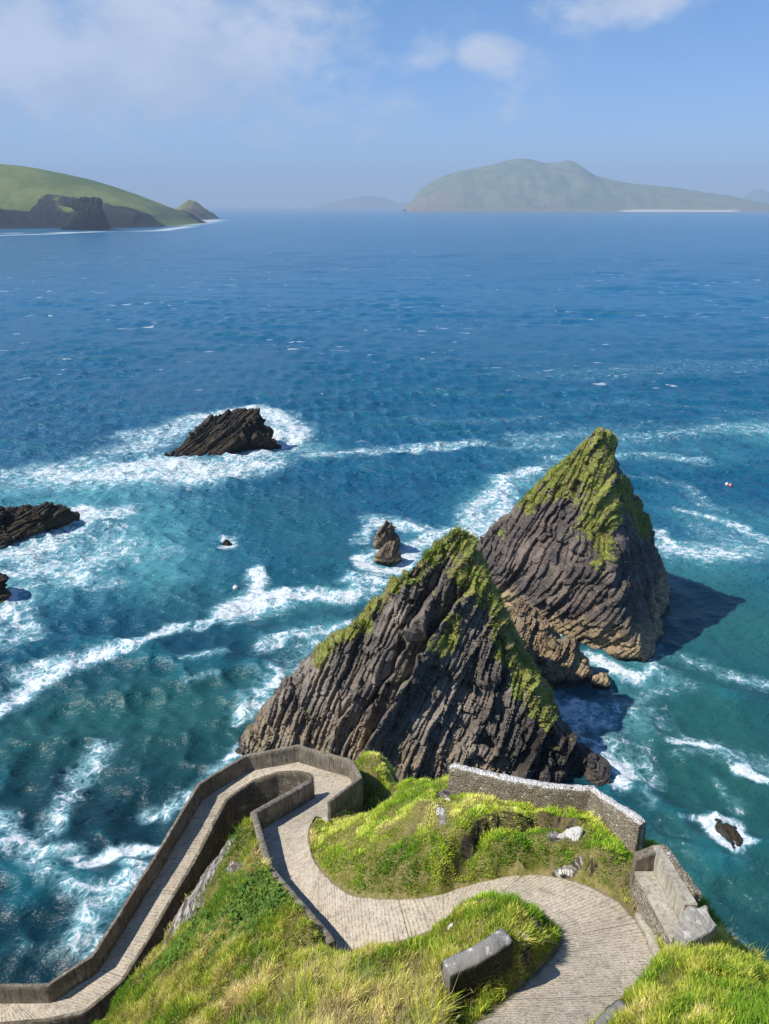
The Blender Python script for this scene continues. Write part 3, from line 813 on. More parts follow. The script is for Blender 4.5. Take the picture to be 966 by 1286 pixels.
def rock_obj(name, hulls, mat, voxel=.15, ang=55, amp=(.55, .28, .12), s_sc=1.1, grass=None, steps=(), tide=(2.2, 4.2), wetz=.7, seed=0, parent=None, sm=3, crack=.3, extra=None):
    me = hull_obj(hulls, voxel); smooth_mesh(me, sm)
    V = verts_of(me); N = normals_of(me)
    a = R(ang); ca, sa = math.cos(a), math.sin(a)
    # s across bedding, t along, in the x z plane with a slight tilt in y
    wx = V[:, 0]+.5*fbm(V[:, 0]*.2, V[:, 1]*.2, V[:, 2]*.2, oct=2, seed=seed+90)
    s = wx*sa-V[:, 2]*ca+V[:, 1]*.12; tt = wx*ca+V[:, 2]*sa
    y = V[:, 1]
    f = s_sc
    d = amp[0]*ridged(s*.32*f, tt*.07*f, y*.2*f, oct=2, seed=seed)
    y3 = np.floor(y*.35*f+.5*s)
    for fr_, g_, am, sd in ((.36, .075, amp[1]*1.0, 5), (1.05, .16, amp[1]*.5, 6), (2.9, .42, amp[2]*.9, 7)):
        qs = s*fr_*f+.5*fbm(s*.35*f, tt*.16*f, y*.25, oct=3, seed=seed+sd)*(.6+fr_*.5); bi = np.floor(qs)
        qt = tt*g_*f+5*_hash(bi, bi*0, y3*0, seed+sd)+.5*fbm(s*.8, tt*.8, y*.5, oct=2, seed=seed+sd+3); bj = np.floor(qt)
        off = _hash(bi, bj, y3, seed+sd+9); fs_ = qs-bi; ft_ = qt-bj
        edge = np.clip(np.minimum(np.minimum(fs_, 1-fs_)*10, np.minimum(ft_, 1-ft_)*14), 0, 1)
        d = d+am*(off*.8+(fs_-.5)*.9-(ft_-.5)*.35)-am*.55*(1-edge)*(.4+.6*np.abs(off))
    d = d+crack*amp[1]*ridged(s*1.1*f, tt*.16*f, y*.4, oct=4, seed=seed+40)
    d = d+amp[2]*.8*fbm(V[:, 0]*1.7, V[:, 1]*1.7, V[:, 2]*1.7, oct=5, seed=seed+50, gain=.6)
    for (A, B, hgt, L) in steps:
        # A,B in world; step in the xz plane: proud to the left (upslope of strata) of the line
        ax, az, bx, bz = A[0], A[2], B[0], B[2]
        ux, uz = bx-ax, bz-az; LL = math.hypot(ux, uz); ux /= LL; uz /= LL
        t_ = ((V[:, 0]-ax)*ux+(V[:, 2]-az)*uz); sd_ = (V[:, 0]-ax)*uz-(V[:, 2]-az)*ux   # + on the right of A->B when going up
        jag = .25*fbm(t_*.8, V[:, 1]*0, oct=3, seed=seed+77)
        sd_ = sd_+jag
        along_ = sstep(-.8, .8, t_)*(1-sstep(LL-.8, LL+.8, t_))
        fr2_ = (N[:, 1] < .1)
        prof = np.where(sd_ > 0, np.exp(-(np.maximum(sd_, 0)/L))*sstep(-.0, .25, sd_), 0)
        rec = np.where(sd_ <= 0, np.exp(-(np.abs(np.minimum(sd_, 0))/(L*.4))), 0)
        d = d+fr2_*along_*hgt*(prof-.65*rec)
    V2 = V+N*d[:, None]
    set_verts(me, V2)
    N2 = normals_of(me)
    gm = np.zeros(len(V))
    if grass is not None:
        gm = grass(V, N, N2)
        gm = np.clip(gm, 0, .63)
        cl_ = gm > .45
        V2 = V2+N*(sstep(.45, .6, gm+.3*fbm(V[:, 0]*1.5, V[:, 1]*1.5, V[:, 2]*1.5, oct=3, seed=8))*(.06+.20*np.clip(fbm(V[:, 0]*1.6, V[:, 1]*1.6, V[:, 2]*1.6, oct=3, seed=seed+60)+.3, 0, 1)))[:, None]
        set_verts(me, V2)
    fattr(me, 'grass', gm)
    tn = fbm(V[:, 0]*.3, V[:, 1]*.3, V[:, 2]*.3, oct=3, seed=seed+70)
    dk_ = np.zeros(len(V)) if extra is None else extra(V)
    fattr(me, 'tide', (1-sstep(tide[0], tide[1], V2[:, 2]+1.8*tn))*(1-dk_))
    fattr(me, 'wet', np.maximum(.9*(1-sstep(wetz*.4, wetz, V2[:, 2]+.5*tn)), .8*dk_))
    # drop what is well below the water
    o = link(name, me, mat, parent, smooth=False)
    return o, V2, N, gm
def stack_grass(V, N, gm, count, parent, seed):
    me = parent.data
    ok = np.flatnonzero((gm > .56) & (N[:, 2] > .12))
    if len(ok) == 0: return
    id_ = RNG.choice(ok, count); p = V[id_]+RNG.normal(0, .07, (count, 3)); n = N[id_]
    col = grass_color(p[:, 0]*1.5, p[:, 1]*1.5, p[:, 2]*3, count, .02)*.8
    b = blades('grass_cover', p, n, RNG.uniform(.08, .26, count), RNG.uniform(.03, .06, count), col)
    o = link('grass_cover', b, M_blade, parent); o['kind'] = 'stuff'

# --- front stack
Q = pY
up1 = [Q(556,672,60.8), Q(572,664,60.4), Q(583,668,60.6), Q(586,690,61.5), Q(520,708,60.3), Q(455,778,59.6), Q(428,806,59.2), Q(505,800,57.5), Q(600,745,58.4), Q(628,795,57.0), Q(650,836,55.9),
       Q(545,820,56.3), (12, 66, 6), (2, 66, 6), (-3, 63, 7), Q(600,860,54.6)]
lo1 = [Q(428,806,59.2), Q(380,850,58.6), Q(345,882,57.5), pz(300,945,.3), pz(296,950,-3), pz(370,985,-3), pz(450,1012,-3), pz(560,1042,-3), pz(640,1045,-3), pz(705,1030,-3),
       Q(650,836,55.9), Q(683,895,54.3), Q(706,930,53.3), pz(735,985,-3), Q(545,820,56.3), (13, 67, -3), (-9, 66, -3), (13, 65, 5), (-4, 64, 6)]
sh1 = [Q(346,866,59.6), Q(405,822,60.2), Q(432,806,60.4), Q(345,884,58.9), Q(338,905,58.5), (-9.5, 62, -3), (-3, 66, -3), (-3, 65, 5), Q(400,860,58.8)]
toe1 = [Q(700,935,53.4), Q(712,930,53.6), Q(728,938,54.), pz(735,1000,-3), pz(757,992,-2), pz(770,985,-3), pz(755,965,1.0), (13, 57, -3), (16, 57, -3)]
toe2 = [pz(740,955,2.0), pz(750,962,1.2), pz(757,985,.3), pz(750,1010,-3), pz(775,985,-3), pz(740,950,-3)]
cap1 = [Q(553,676,60.2), Q(566,664,60.0), Q(578,663,60.2), Q(584,672,60.4), Q(586,700,60.4), Q(560,715,59.6), Q(570,700,62), Q(590,735,59.6), Q(535,705,60)]
lean1 = [Q(545,700,59.6), Q(560,712,59.2), Q(575,720,59.2), Q(545,775,57.6), Q(520,790,57.2), Q(490,775,57.8), Q(515,730,59), Q(540,760,59.5), Q(560,740,60)]
def grass1(V, N, N2):
    px, py = V[:, 0], V[:, 2]
    g = np.zeros(len(V))
    A = [Q(572,664,60), Q(520,706,60), Q(455,776,59.5), Q(405,826,59)]
    B = [Q(572,664,60), Q(592,715,59.5), Q(612,760,58), Q(640,815,57), Q(665,865,55.5), Q(690,905,54)]
    Cc = [Q(580,760,58), Q(570,800,57), Q(555,815,56.5)]
    zc = lambda L: [(p[0], p[2]) for p in L]
    d1, w1 = seg_dist(px, py, zc(A), [1.3, 1.2, .6, .3]); d2, w2 = seg_dist(px, py, zc(B), [1.3, 1.1, 1.1, 1.0, .8, .4]); d3, _ = seg_dist(px, py, zc(Cc))
    g = np.maximum.reduce([1.1*np.exp(-(d1/(w1+.3))**2), 1.15*np.exp(-(d2/(w2+.35))**2), .85*np.exp(-(d3/1.0)**2)])
    g = g-.2+.85*fbm(V[:, 0]*.7, V[:, 1]*.7, V[:, 2]*.7, oct=4, seed=14)+.55*(N2[:, 2]-.42)
    return g*(V[:, 2] > 2.5)
st1 = [(Q(455,960,52), Q(545,795,57.5), 2.6, 2.4), (Q(505,800,57), Q(560,715,59.5), 1.6, 1.3), (Q(540,800,57), Q(588,735,58.5), 1.3, 1.0), (Q(400,940,55), Q(450,860,57), 1., 1.2),
       (Q(560,980,50), Q(640,850,55), .5, 1.0), (Q(640,990,51), Q(680,920,53), .7, 1.2), (Q(430,930,55), Q(510,810,57.5), .6, 1.2)]
s1 = empty('sea_stack', (4., 56., 0)); tag(s1, 'nearer pointed slate sea stack with mossy crest, just beyond the hairpin of the path', 'sea stack', 'sea stacks off the pier')
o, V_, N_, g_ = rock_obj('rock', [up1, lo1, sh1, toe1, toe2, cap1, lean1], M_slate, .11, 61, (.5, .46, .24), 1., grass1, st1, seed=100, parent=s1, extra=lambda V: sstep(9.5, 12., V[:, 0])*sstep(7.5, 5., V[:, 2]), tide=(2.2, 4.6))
stack_grass(V_, N_, g_, 42000, o, 1); 
for c_ in list(o.children): c_.parent = s1; c_.location = -Vector(s1.location)
bpy.context.view_layer.update()

# --- rear stack
up2 = [Q(738,552,79.5), Q(750,545,80), Q(762,556,80.6), Q(765,580,80.8), Q(696,591,80.5), Q(650,637,82), Q(720,640,77.5), Q(772,620,79), Q(774,680,74.8), Q(800,640,84.), (22, 92, 10), (26, 92, 10), (14, 88, 8), Q(620,700,82)]
lo2 = [Q(655,634,82), Q(614,672,83), Q(582,708,83.5), pz(592,765,-2), pz(640,792,-2), pz(700,815,-2), pz(755,838,-3), pz(812,848,-3), pz(852,765,-3), Q(790,625,82.5), Q(812,665,84), Q(832,712,85), Q(845,752,85.5),
       Q(774,680,74.6), Q(764,718,71.6), Q(784,790,69.9), Q(808,825,69.0), (14, 96, -3), (36, 97, -3), (15, 92, 7)]
pk2 = [Q(740,545,79.6), Q(753,540,80), Q(766,549,80.4), Q(770,582,80.6), Q(748,568,78.6), Q(738,585,78.6), Q(764,590,80.6), Q(755,580,82.5), Q(738,560,80)]
def grass2(V, N, N2):
    px, py = V[:, 0], V[:, 2]
    zc = lambda L: [(p[0], p[2]) for p in L]
    A = zc([Q(748,548,80), Q(722,580,80), Q(690,612,80.5), Q(660,640,81)]); B = zc([Q(745,590,79), Q(745,640,78), Q(750,680,77)]); C_ = zc([Q(765,600,79.5), Q(785,635,81), Q(798,665,82)])
    d1, w1 = seg_dist(px, py, A, [1.6, 1.9, 1.0, .4]); d2, w2 = seg_dist(px, py, B, [1.8, 2.1, .9]); d3, _ = seg_dist(px, py, C_)
    g = np.maximum.reduce([1.15*np.exp(-(d1/(w1+.4))**2), 1.15*np.exp(-(d2/w2)**2), 1.0*np.exp(-(d3/1.3)**2)])
    g = g-.12+.85*fbm(V[:, 0]*.5, V[:, 1]*.5, V[:, 2]*.5, oct=4, seed=24)+.5*(N2[:, 2]-.4)
    return g*(V[:, 2] > 6)
st2 = [(Q(690,680,79), Q(760,590,79.5), .8, 1.8), (Q(640,735,81), Q(700,640,81), .6, 2.), (Q(720,770,75), Q(775,700,76), .5, 1.5)]
s2 = empty('sea_stack', (24., 80., 0)); tag(s2, 'farther broader sea stack with a blunt tip, green turf and a black shaded side', 'sea stack', 'sea stacks off the pier')
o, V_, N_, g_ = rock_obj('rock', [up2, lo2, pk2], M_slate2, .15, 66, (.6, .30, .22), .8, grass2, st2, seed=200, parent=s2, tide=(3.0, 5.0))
stack_grass(V_, N_, g_, 42000, o, 2)
for c_ in list(o.children): c_.parent = s2; c_.location = -Vector(s2.location)

# --- lower rocks
def rk(name, label, hulls, mat, voxel=.12, cat='rock', group=None, **k):
    o, *_ = rock_obj(name, hulls, mat, voxel, **k); tag(o, label, cat, group); return o
rk('rock_ledge', 'brown jagged rock ledge wedged in the channel between the two sea stacks', [
   [Q(640,765,71), Q(652,756,71.5), Q(668,765,71), Q(680,800,69), Q(640,800,69.5), pz(625,800,-2), pz(690,850,-2), Q(700,800,70), (13, 76, -2), (18, 76, -2)],
   [Q(700,806,67.5), Q(718,803,67.8), Q(730,812,67.8), Q(738,840,66.5), pz(742,872,-2), pz(690,882,-2), pz(660,860,-2), Q(690,820,67), (20, 71, -2), (15, 72, -2), Q(668,820,68.5)],
   [Q(655,765,70), Q(690,790,69.4), Q(700,810,68.5), Q(650,820,67), pz(640,850,-2), pz(700,860,-2), (14, 72, -2)]],
   M_brown, .12, ang=50, amp=(.45, .35, .16), seed=300, tide=(2., 4.5), s_sc=1.3)
rk('boulder', 'small brown boulder awash beside the rock ledge', [[pz(746,850,1.2), pz(758,846,1.3), pz(763,858,.8), pz(768,868,-1), pz(742,872,-1), pz(745,845,-1), pz(770,852,-1)]], M_brown, .08, amp=(.12, .1, .08), seed=310, s_sc=2)
rk('rock', 'upper of the two tan pinnacle rocks in white surf left of the stacks', [[Q(487,653,97.5), Q(495,662,97.5), Q(476,668,97), Q(500,678,97.5), pz(470,684,-1.5)+[0,0,0], Q(472,682,97), pz(503,690,-1.5), (2., 101, -1), (-1.5, 101, -1)]], M_brown, .1, amp=(.2, .25, .12), seed=320, s_sc=1.5, tide=(.3, 1), wetz=.5, group='pinnacle rocks in the surf')
rk('rock', 'lower of the two tan pinnacle rocks, leaning right in the surf', [[Q(490,680,94.5), Q(500,686,94.5), Q(478,695,94), pz(464,711,-1.), pz(490,716,-1.), pz(505,706,-1.), Q(504,700,94), (2., 97, -1), (-1.8, 97, -1)]], M_brown, .1, amp=(.2, .25, .12), seed=330, s_sc=1.5, tide=(.3, 1), wetz=.5, group='pinnacle rocks in the surf')
rk('rock', 'black wave washed rock island ringed by broad white surf', [
   [Q(290,518,149), Q(318,514,149.5), Q(334,526,149), Q(300,535,146), Q(255,535,147), pz(213,578,-1), pz(270,580,-1), pz(338,560,-1.5), Q(270,524,150), (-24, 156, -1), (-38, 152, -1)],
   [Q(320,540,144.5), Q(336,545,144.5), Q(341,548,145), pz(300,566,-1), pz(345,565,-1), (-21, 150, -1)],
   [Q(225,568,146), Q(255,548,147), pz(208,576,-.6), pz(240,582,-1), (-40, 151, -1)]], M_black, .22, ang=35, amp=(.7, .5, .3), seed=340, s_sc=.9, cat='rock')
rk('rock', 'long low black rock reaching in from the left edge', [
   [Q(-10,640,107), Q(20,637,107), Q(60,633,107), Q(78,633,107), Q(90,645,106.5), pz(94,655,-1), pz(60,675,-1.5), pz(-20,695,-1.5), (-51, 112, -1), (-60, 112, -1), Q(30,650,105)],
   [Q(-20,628,106), Q(5,640,105), pz(10,692,-1), pz(-60,700,-1.5), (-62, 110, -1)]], M_black, .18, ang=25, amp=(.5, .5, .25), seed=350, s_sc=1)
rk('rock', 'small black rock cut off by the left edge, nearer the viewer', [[Q(-20,712,85), Q(2,722,85), Q(8,738,84.5), pz(12,755,-1), pz(5,770,-1), pz(-50,775,-1), (-52, 88, -1), (-48, 86, -1), pz(-40,735,2)]], M_black, .14, ang=25, amp=(.4, .35, .2), seed=360, s_sc=1.2)
rk('rock', 'brown topped rock awash on the right with foam pouring over it', [[pz(903,1033,.65), pz(918,1040,.8), pz(930,1058,.45), pz(922,1066,.4), pz(894,1026,-.1), pz(885,1040,-1), pz(915,1075,-1), pz(940,1070,-1), pz(930,1035,-1), pz(900,1060,-.6)]], M_black, .07, ang=70, amp=(.14, .14, .1), seed=370, s_sc=2, wetz=.5, tide=(.2, .8))
for i, (a, b, r_, l) in enumerate(((170,1108,.7,'reddish brown rock close under the ramp parapet in the foam'), (158,1100,.55,'small dark rock beside the foam off the ramp, farther from the parapet'), (284,684,.9,'dark rock just breaking the water in a puff of foam'), (182,1088,.4,'wet rock tucked against the line of the ramp parapet'))):
    c = pz(a, b, 0)
    pts = [c+np.array([math.cos(k)*r_*random.uniform(.7, 1.3), math.sin(k)*r_*.8*random.uniform(.7, 1.3), -.6]) for k in np.linspace(0, 6, 8)]
    pts += [c+np.array([random.uniform(-.4, .4)*r_, random.uniform(-.3, .3)*r_, r_*random.uniform(.5, .9)]) for k in range(3)]
    rk('rock', l, [pts], M_brown if i != 2 else M_black, .07, amp=(.12, .12, .08), seed=400+i*7, s_sc=2, wetz=.5, group='small rocks awash')
# outcrops on the knoll
def outcrop(px, py, z, sx, sy, sz, lab, seed, mat=M_white):
    random.seed(seed); c = pz(px, py, z)
    c[2] = float(gsample(Z, np.array([c[0]]), np.array([c[1]]))[0])
    pts = [c+np.array([random.uniform(-1, 1)*sx, random.uniform(-1, 1)*sy, random.uniform(-1, .5)*sz]) for _ in range(14)]
    rk('outcrop', lab, [pts], mat, .045, amp=(.05, .06, .035), seed=seed, s_sc=4, ang=60, group='pale rocks in the turf', cat='rock')
outcrop(712,1047,25.2,.55,.34,.30,'largest white rock face showing on the knoll below the stone wall',501)
outcrop(715,1081,25.0,.50,.15,.16,'flat pale rock lying just under the largest white rock face',502)
outcrop(553,1027,24.5,.14,.30,.2,'pale rock on the left shoulder of the knoll below the wall end',503)
outcrop(562,1004,24.2,.18,.2,.22,'whitish rock at the foot of the left end of the stone wall',504)
outcrop(566,1164,24.9,.1,.12,.32,'slim upright white rock on the left side of the inner mound',505)
outcrop(655,1185,26.3,.24,.2,.2,'squared tan rock right of the short curved wall',506)
outcrop(668,1138,25.5,.26,.14,.15,'grey rock on the far rim of the inner mound',507)
outcrop(408,1030,20.6,.14,.22,.16,'pale rock at the path edge beside the end of the long parapet',508)

# ------------------------------------------------------------------ SEA
def axis(c0, c1, step, far, g=1.01, lim=(-500, 500), g2=1.045):
    a = list(np.arange(c0, c1+step, step)); s = step
    hi = [a[-1]]
    while hi[-1] < far: s *= g if hi[-1] < lim[1] else g2; hi.append(hi[-1]+s)
    lo = [a[0]]; s = step
    while lo[-1] > -far: s *= g if lo[-1] > lim[0] else g2; lo.append(lo[-1]-s)
    return np.array(lo[:0:-1]+a+hi[1:])
sxs = axis(-48, 48, .27, 60000, 1.013, (-420, 420)); sys_ = axis(32, 130, .27, 60000, 1.008, (20, 800), 1.05)
sys_ = sys_[sys_ > -3000]
SX, SY = np.meshgrid(sxs, sys_)
dX = np.gradient(sxs)[None, :]*np.ones_like(SX); dY = np.gradient(sys_)[:, None]*np.ones_like(SX); dG = np.maximum(dX, dY)
SZ = np.zeros_like(SX); OX = np.zeros_like(SX); OY = np.zeros_like(SX)
rg = np.random.default_rng(3)
lam = np.exp(np.linspace(np.log(1.1), np.log(32), 72))
mod = .75+.6*fbm(SX*.02, SY*.02, oct=2, seed=300)
for L in lam:
    th = rg.normal(-2.0, .62) if L < 12 else rg.normal(-1.8, .25)
    k = 2*np.pi/L; a = .0092*L**.92*rg.uniform(.5, 1.3)*(1.45 if L < 9 else 1.)
    if L > 12: a *= .5
    fade = sstep(2.0, 3.6, L/dG)
    ph = k*(SX*math.cos(th)+SY*math.sin(th))+rg.uniform(0, 6.28)+2.4*vnoise(SX/L*.22, SY/L*.22, seed=int(L*10)) 
    SZ += a*np.sin(ph)*fade*mod; q_ = .8*a*fade
    OX += q_*np.cos(ph)*math.cos(th); OY += q_*np.cos(ph)*math.sin(th)
# foam strokes: points in photo pixels on the water plane, world radius, strength
foam = np.zeros_like(SX); aer = np.zeros_like(SX); shal = np.zeros_like(SX)
def fs(A, pts, rad, st, wob=.35):
    q = [pz(a, b, 0)[:2] for a, b in pts]
    xa, xb = min(p[0] for p in q)-3*rad-2, max(p[0] for p in q)+3*rad+2; ya, yb = min(p[1] for p in q)-3*rad-2, max(p[1] for p in q)+3*rad+2
    i0, i1 = np.searchsorted(sxs, [xa, xb]); j0, j1 = np.searchsorted(sys_, [ya, yb])
    if i1 <= i0 or j1 <= j0: return
    X, Y = SX[j0:j1, i0:i1], SY[j0:j1, i0:i1]
    wx = X+rad*wob*1.6*fbm(X/rad*.5, Y/rad*.5, oct=3, seed=11); wy = Y+rad*wob*1.6*fbm(X/rad*.5+9, Y/rad*.5, oct=3, seed=12)
    d, _ = seg_dist(wx, wy, q)
    v = st*np.exp(-(d/rad)**2)
    A[j0:j1, i0:i1] = np.maximum(A[j0:j1, i0:i1], v)
FO = [([(170,565),(210,545),(260,530)],9,.72),([(60,600),(150,590),(260,595)],9,.68),([(340,530),(365,560),(300,585)],8,.75),([(0,600),(80,595)],8,.5),
 ([(10,700),(80,690),(140,670)],7,.55),([(20,740),(90,730)],5,.45),([(280,690),(290,684),(284,676)],1.2,1.0),([(600,670),(640,610),(700,580)],5,.5),([(700,540),(850,535),(966,545)],9,.34),([(830,690),(930,690)],5,.62),([(470,700),(520,690),(560,665)],4,.6),
 ([(290,765),(340,755)],3,.9),([(400,800),(340,850),(310,900)],3.,.52),([(30,1050),(90,1100),(140,1140)],2.6,.28),([(60,1030),(130,960)],2.0,.3),([(780,960),(760,930)],3,.5),([(720,895),(800,890)],3.5,.5),([(880,665),(966,690)],4,.5),([(800,820),(840,860)],3,.45),([(870,930),(950,960)],2.4,.5),
 # around the black island
 ([(150,590),(215,583),(260,588)],6,1.0),([(60,590),(150,600),(240,600),(330,585)],5,.9),([(260,525),(310,512),(350,525),(372,545)],5,.95),([(345,560),(375,548),(300,575)],5,1.0),([(160,545),(220,540),(250,525)],5,.7),
 ([(20,590),(120,580)],5,.62),([(390,572),(450,565),(540,560),(600,556)],3.5,.68),([(520,527),(600,528),(680,525)],4,.36),([(650,555),(720,545),(820,550),(900,540),(966,535)],6,.5),([(280,552),(330,556),(345,545)],4,1.2),
 ([(640,560),(700,560),(640,545)],4,.5),([(700,575),(820,570),(880,580)],4,.55),
 # left rocks
 ([(0,690),(60,680),(110,655),(150,640)],4,.85),([(20,700),(90,715),(150,690)],5,.72),([(0,720),(60,720),(110,730)],4.5,.75),([(90,655),(100,640),(115,645)],2,1.1),([(20,750),(40,790),(5,800)],3,.65),([(120,740),(150,730)],2,.6),([(20,742),(0,775)],1.6,1.0),
 ([(160,700),(220,690)],3,.5),
 # central white foam tongue
 ([(318,715),(322,735),(310,755),(290,768)],1.4,1.15),([(280,772),(330,750),(380,745),(440,748)],1.7,1.1),([(300,755),(350,742)],1.8,1.2),([(400,740),(440,745),(470,728),(480,722)],1.3,.8),([(250,785),(330,760)],1.3,.8),([(440,740),(530,700)],1.5,.75),
 # streak lower left
 ([(0,885),(40,860),(90,835),(150,820),(220,785)],1.5,1.0),([(30,850),(110,830)],2.0,.85),([(235,830),(280,820)],1.2,.6),([(330,810),(360,800),(430,785)],1.5,.8),([(320,870),(370,840),(430,800)],2.0,.72),([(300,900),(345,860)],1.6,.8),([(270,850),(230,860)],1.,.5),
 ([(60,1040),(80,1010),(110,960),(130,935)],1.5,.62),([(210,1010),(250,990),(290,945)],1.2,.75),([(285,950),(300,940),(330,950)],1.2,1.0),([(180,1015),(240,1000)],.9,.6),
 # bottom left, by the ramp
 ([(0,1030),(30,1050),(60,1070),(95,1075)],1.3,.72),([(0,1060),(40,1085),(80,1120)],1.3,.62),([(110,1085),(160,1065),(200,1060)],.8,1.05),([(95,1125),(150,1120),(175,1105)],1.4,.66),([(90,1190),(110,1160),(140,1130)],1.5,.72),([(110,1200),(130,1190)],1.4,.65),([(60,1100),(130,1150)],1.3,.45),([(20,1190),(60,1210)],1.2,.36),([(150,1110),(170,1115),(150,1125)],1.,1.0),([(165,1085),(185,1095)],.8,.9),
 # pinnacles
 ([(455,700),(465,712),(500,715),(515,695)],1.6,1.15),([(470,655),(510,660),(540,670)],3.,.8),([(515,690),(540,672),(560,668)],2.4,.9),([(430,725),(490,735),(460,745)],1.8,.7),([(462,660),(452,680)],2.,.7),([(350,800),(400,810)],1.2,.5),
 # between stacks
 ([(590,690),(600,640),(640,600),(670,590)],3.6,.85),([(585,680),(620,650),(640,625)],2.6,.85),([(618,768),(632,775)],1.8,1.3),([(680,780),(700,800),(690,790)],1.2,1.2),([(740,830),(770,840),(800,855)],1.3,1.05),([(800,820),(820,835),(815,850)],1.0,.85),([(695,880),(760,900),(720,910)],1.8,.8),([(740,890),(790,880)],1.,.55),
 ([(750,945),(790,965),(775,985)],1.4,1.05),([(700,890),(720,885)],1.5,.95),([(765,870),(800,880),(830,860)],1.4,.45),([(800,930),(830,980),(815,1010)],1.3,.5),([(830,820),(880,835)],2.,.4),([(720,930),(770,940)],1.4,.7),([(780,950),(810,960)],.8,.5),
 # right side
 ([(840,690),(880,700),(920,700)],3.,.85),([(830,665),(845,690)],2.,.8),([(850,640),(890,650),(930,665),(966,680)],1.8,.72),([(800,600),(860,610),(900,640)],2.6,.45),([(930,965),(966,980)],.8,1.15),([(840,925),(900,935),(940,960)],.7,.85),([(850,945),(900,930),(930,955)],1.4,.45),([(905,850),(966,860)],1.2,.62),([(860,830),(910,845)],1.,.5),([(905,605),(880,597)],.8,.3),
 ([(895,1030),(925,1030),(935,1055),(920,1070),(905,1060),(892,1040)],.55,1.1),([(912,1040),(925,1060)],.9,.75),([(930,1045),(945,1060),(930,1070)],.5,.6),([(855,1030),(890,1030)],.4,.6),([(900,980),(930,1010)],1.,.4),([(860,1085),(940,1090)],1.4,.28),([(920,1180),(955,1215)],.8,.7),([(940,545),(966,540)],3,.6),([(560,555),(640,560)],3,.4)]
for p, r_, s_ in FO: fs(foam, p, r_, s_)
for p, r_, s_ in [([(60,640),(140,610)],11,.9),([(0,620),(50,610)],9,.8),([(150,690),(200,670),(220,710)],7,.75),([(200,640),(190,680)],8,.75),([(60,720),(120,700)],9,.65),([(930,540),(966,545)],9,.7),([(700,560),(880,560)],10,.3),([(840,690),(930,690)],8,.5),([(330,545),(370,560)],8,.7),
                  ([(490,710),(540,680)],4,.7),([(600,650),(640,610)],5,.6),([(310,760),(430,745)],3,.35),([(870,640),(966,660)],8,.4),([(700,890),(770,900)],3,.4),([(740,850),(800,850)],3.,.5),([(360,800),(420,790)],3,.4),([(230,590),(120,600)],10,.8)]:
    fs(aer, p, r_, s_*1.)
for p, r_, s_ in [([(880,760),(966,800)],13,1.),([(900,900),(930,1000)],9,.8),([(860,1100),(940,1120)],7,.75),([(850,830),(900,850)],9,.7),([(300,900),(150,900),(0,930)],8,.65),([(400,760),(200,740)],9,.45),([(330,640),(430,700)],9,.4)]:
    fs(shal, p, r_, s_)
# far surf
fs(foam, [(-40,297),(60,294),(120,291),(200,290),(240,284)], 26, 1.0, .3); fs(foam, [(225,283),(250,280),(270,276)], 60, .9, .2)
fs(foam, [(0,293),(110,291.5)], 14, 1.1, .3)
# scattered streaks over the mid water
mid = sstep(60, 110, SY)*(1-sstep(220, 420, SY))
foam = np.maximum(foam, mid*.34*sstep(.05, .55, fbm(SX*.022+.3*SZ, SY*.05, oct=4, seed=401))*sstep(-10, 60, SX+SY*.1))
nearf = (1-sstep(70, 110, SY))
foam = np.maximum(foam, nearf*.24*sstep(.0, .6, fbm(SX*.09, SY*.12, oct=4, seed=402)))
# the crests lift the foam a little, whitecaps far out
SZ += .10*np.clip(foam, 0, 1)*fbm(SX*.8, SY*.8, oct=3, seed=410)
V = np.stack([(SX+OX).ravel(), (SY+OY).ravel(), SZ.ravel()], 1)
me = mesh_np('sea', V, grid_faces(len(sxs), len(sys_)))
fattr(me, 'foam', foam.ravel()); fattr(me, 'aer', aer.ravel()); fattr(me, 'shal', shal.ravel())
fattr(me, 'crest', np.clip(SZ/.5, -1, 2).ravel())
t = NT('sea_water'); P = t.coord()
sxz = t.node('SeparateXYZ'); t.put(sxz.inputs[0], P)
dist = t.math('SQRT', t.math('ADD', t.math('POWER', sxz.outputs[0], 2.), t.math('POWER', sxz.outputs[1], 2.)))
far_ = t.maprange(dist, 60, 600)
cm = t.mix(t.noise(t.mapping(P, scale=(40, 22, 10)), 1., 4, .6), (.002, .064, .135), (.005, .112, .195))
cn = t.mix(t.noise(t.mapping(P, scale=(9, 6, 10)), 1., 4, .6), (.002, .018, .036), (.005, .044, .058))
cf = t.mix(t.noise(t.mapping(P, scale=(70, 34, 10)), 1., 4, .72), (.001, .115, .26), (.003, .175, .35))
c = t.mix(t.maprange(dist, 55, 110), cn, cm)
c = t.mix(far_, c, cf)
c = t.mix(t.math('MULTIPLY', t.attr('shal'), .8), c, (.022, .125, .110))
c = t.mix(t.math('MULTIPLY', t.attr('aer'), t.maprange(t.noise(P, .25, 4, .6), .3, .6, .5, 1.)), c, (.09, .33, .36))
c = t.mix(t.maprange(t.attr('crest'), .2, 1.5, 0, .55), c, (.012, .14, .18))
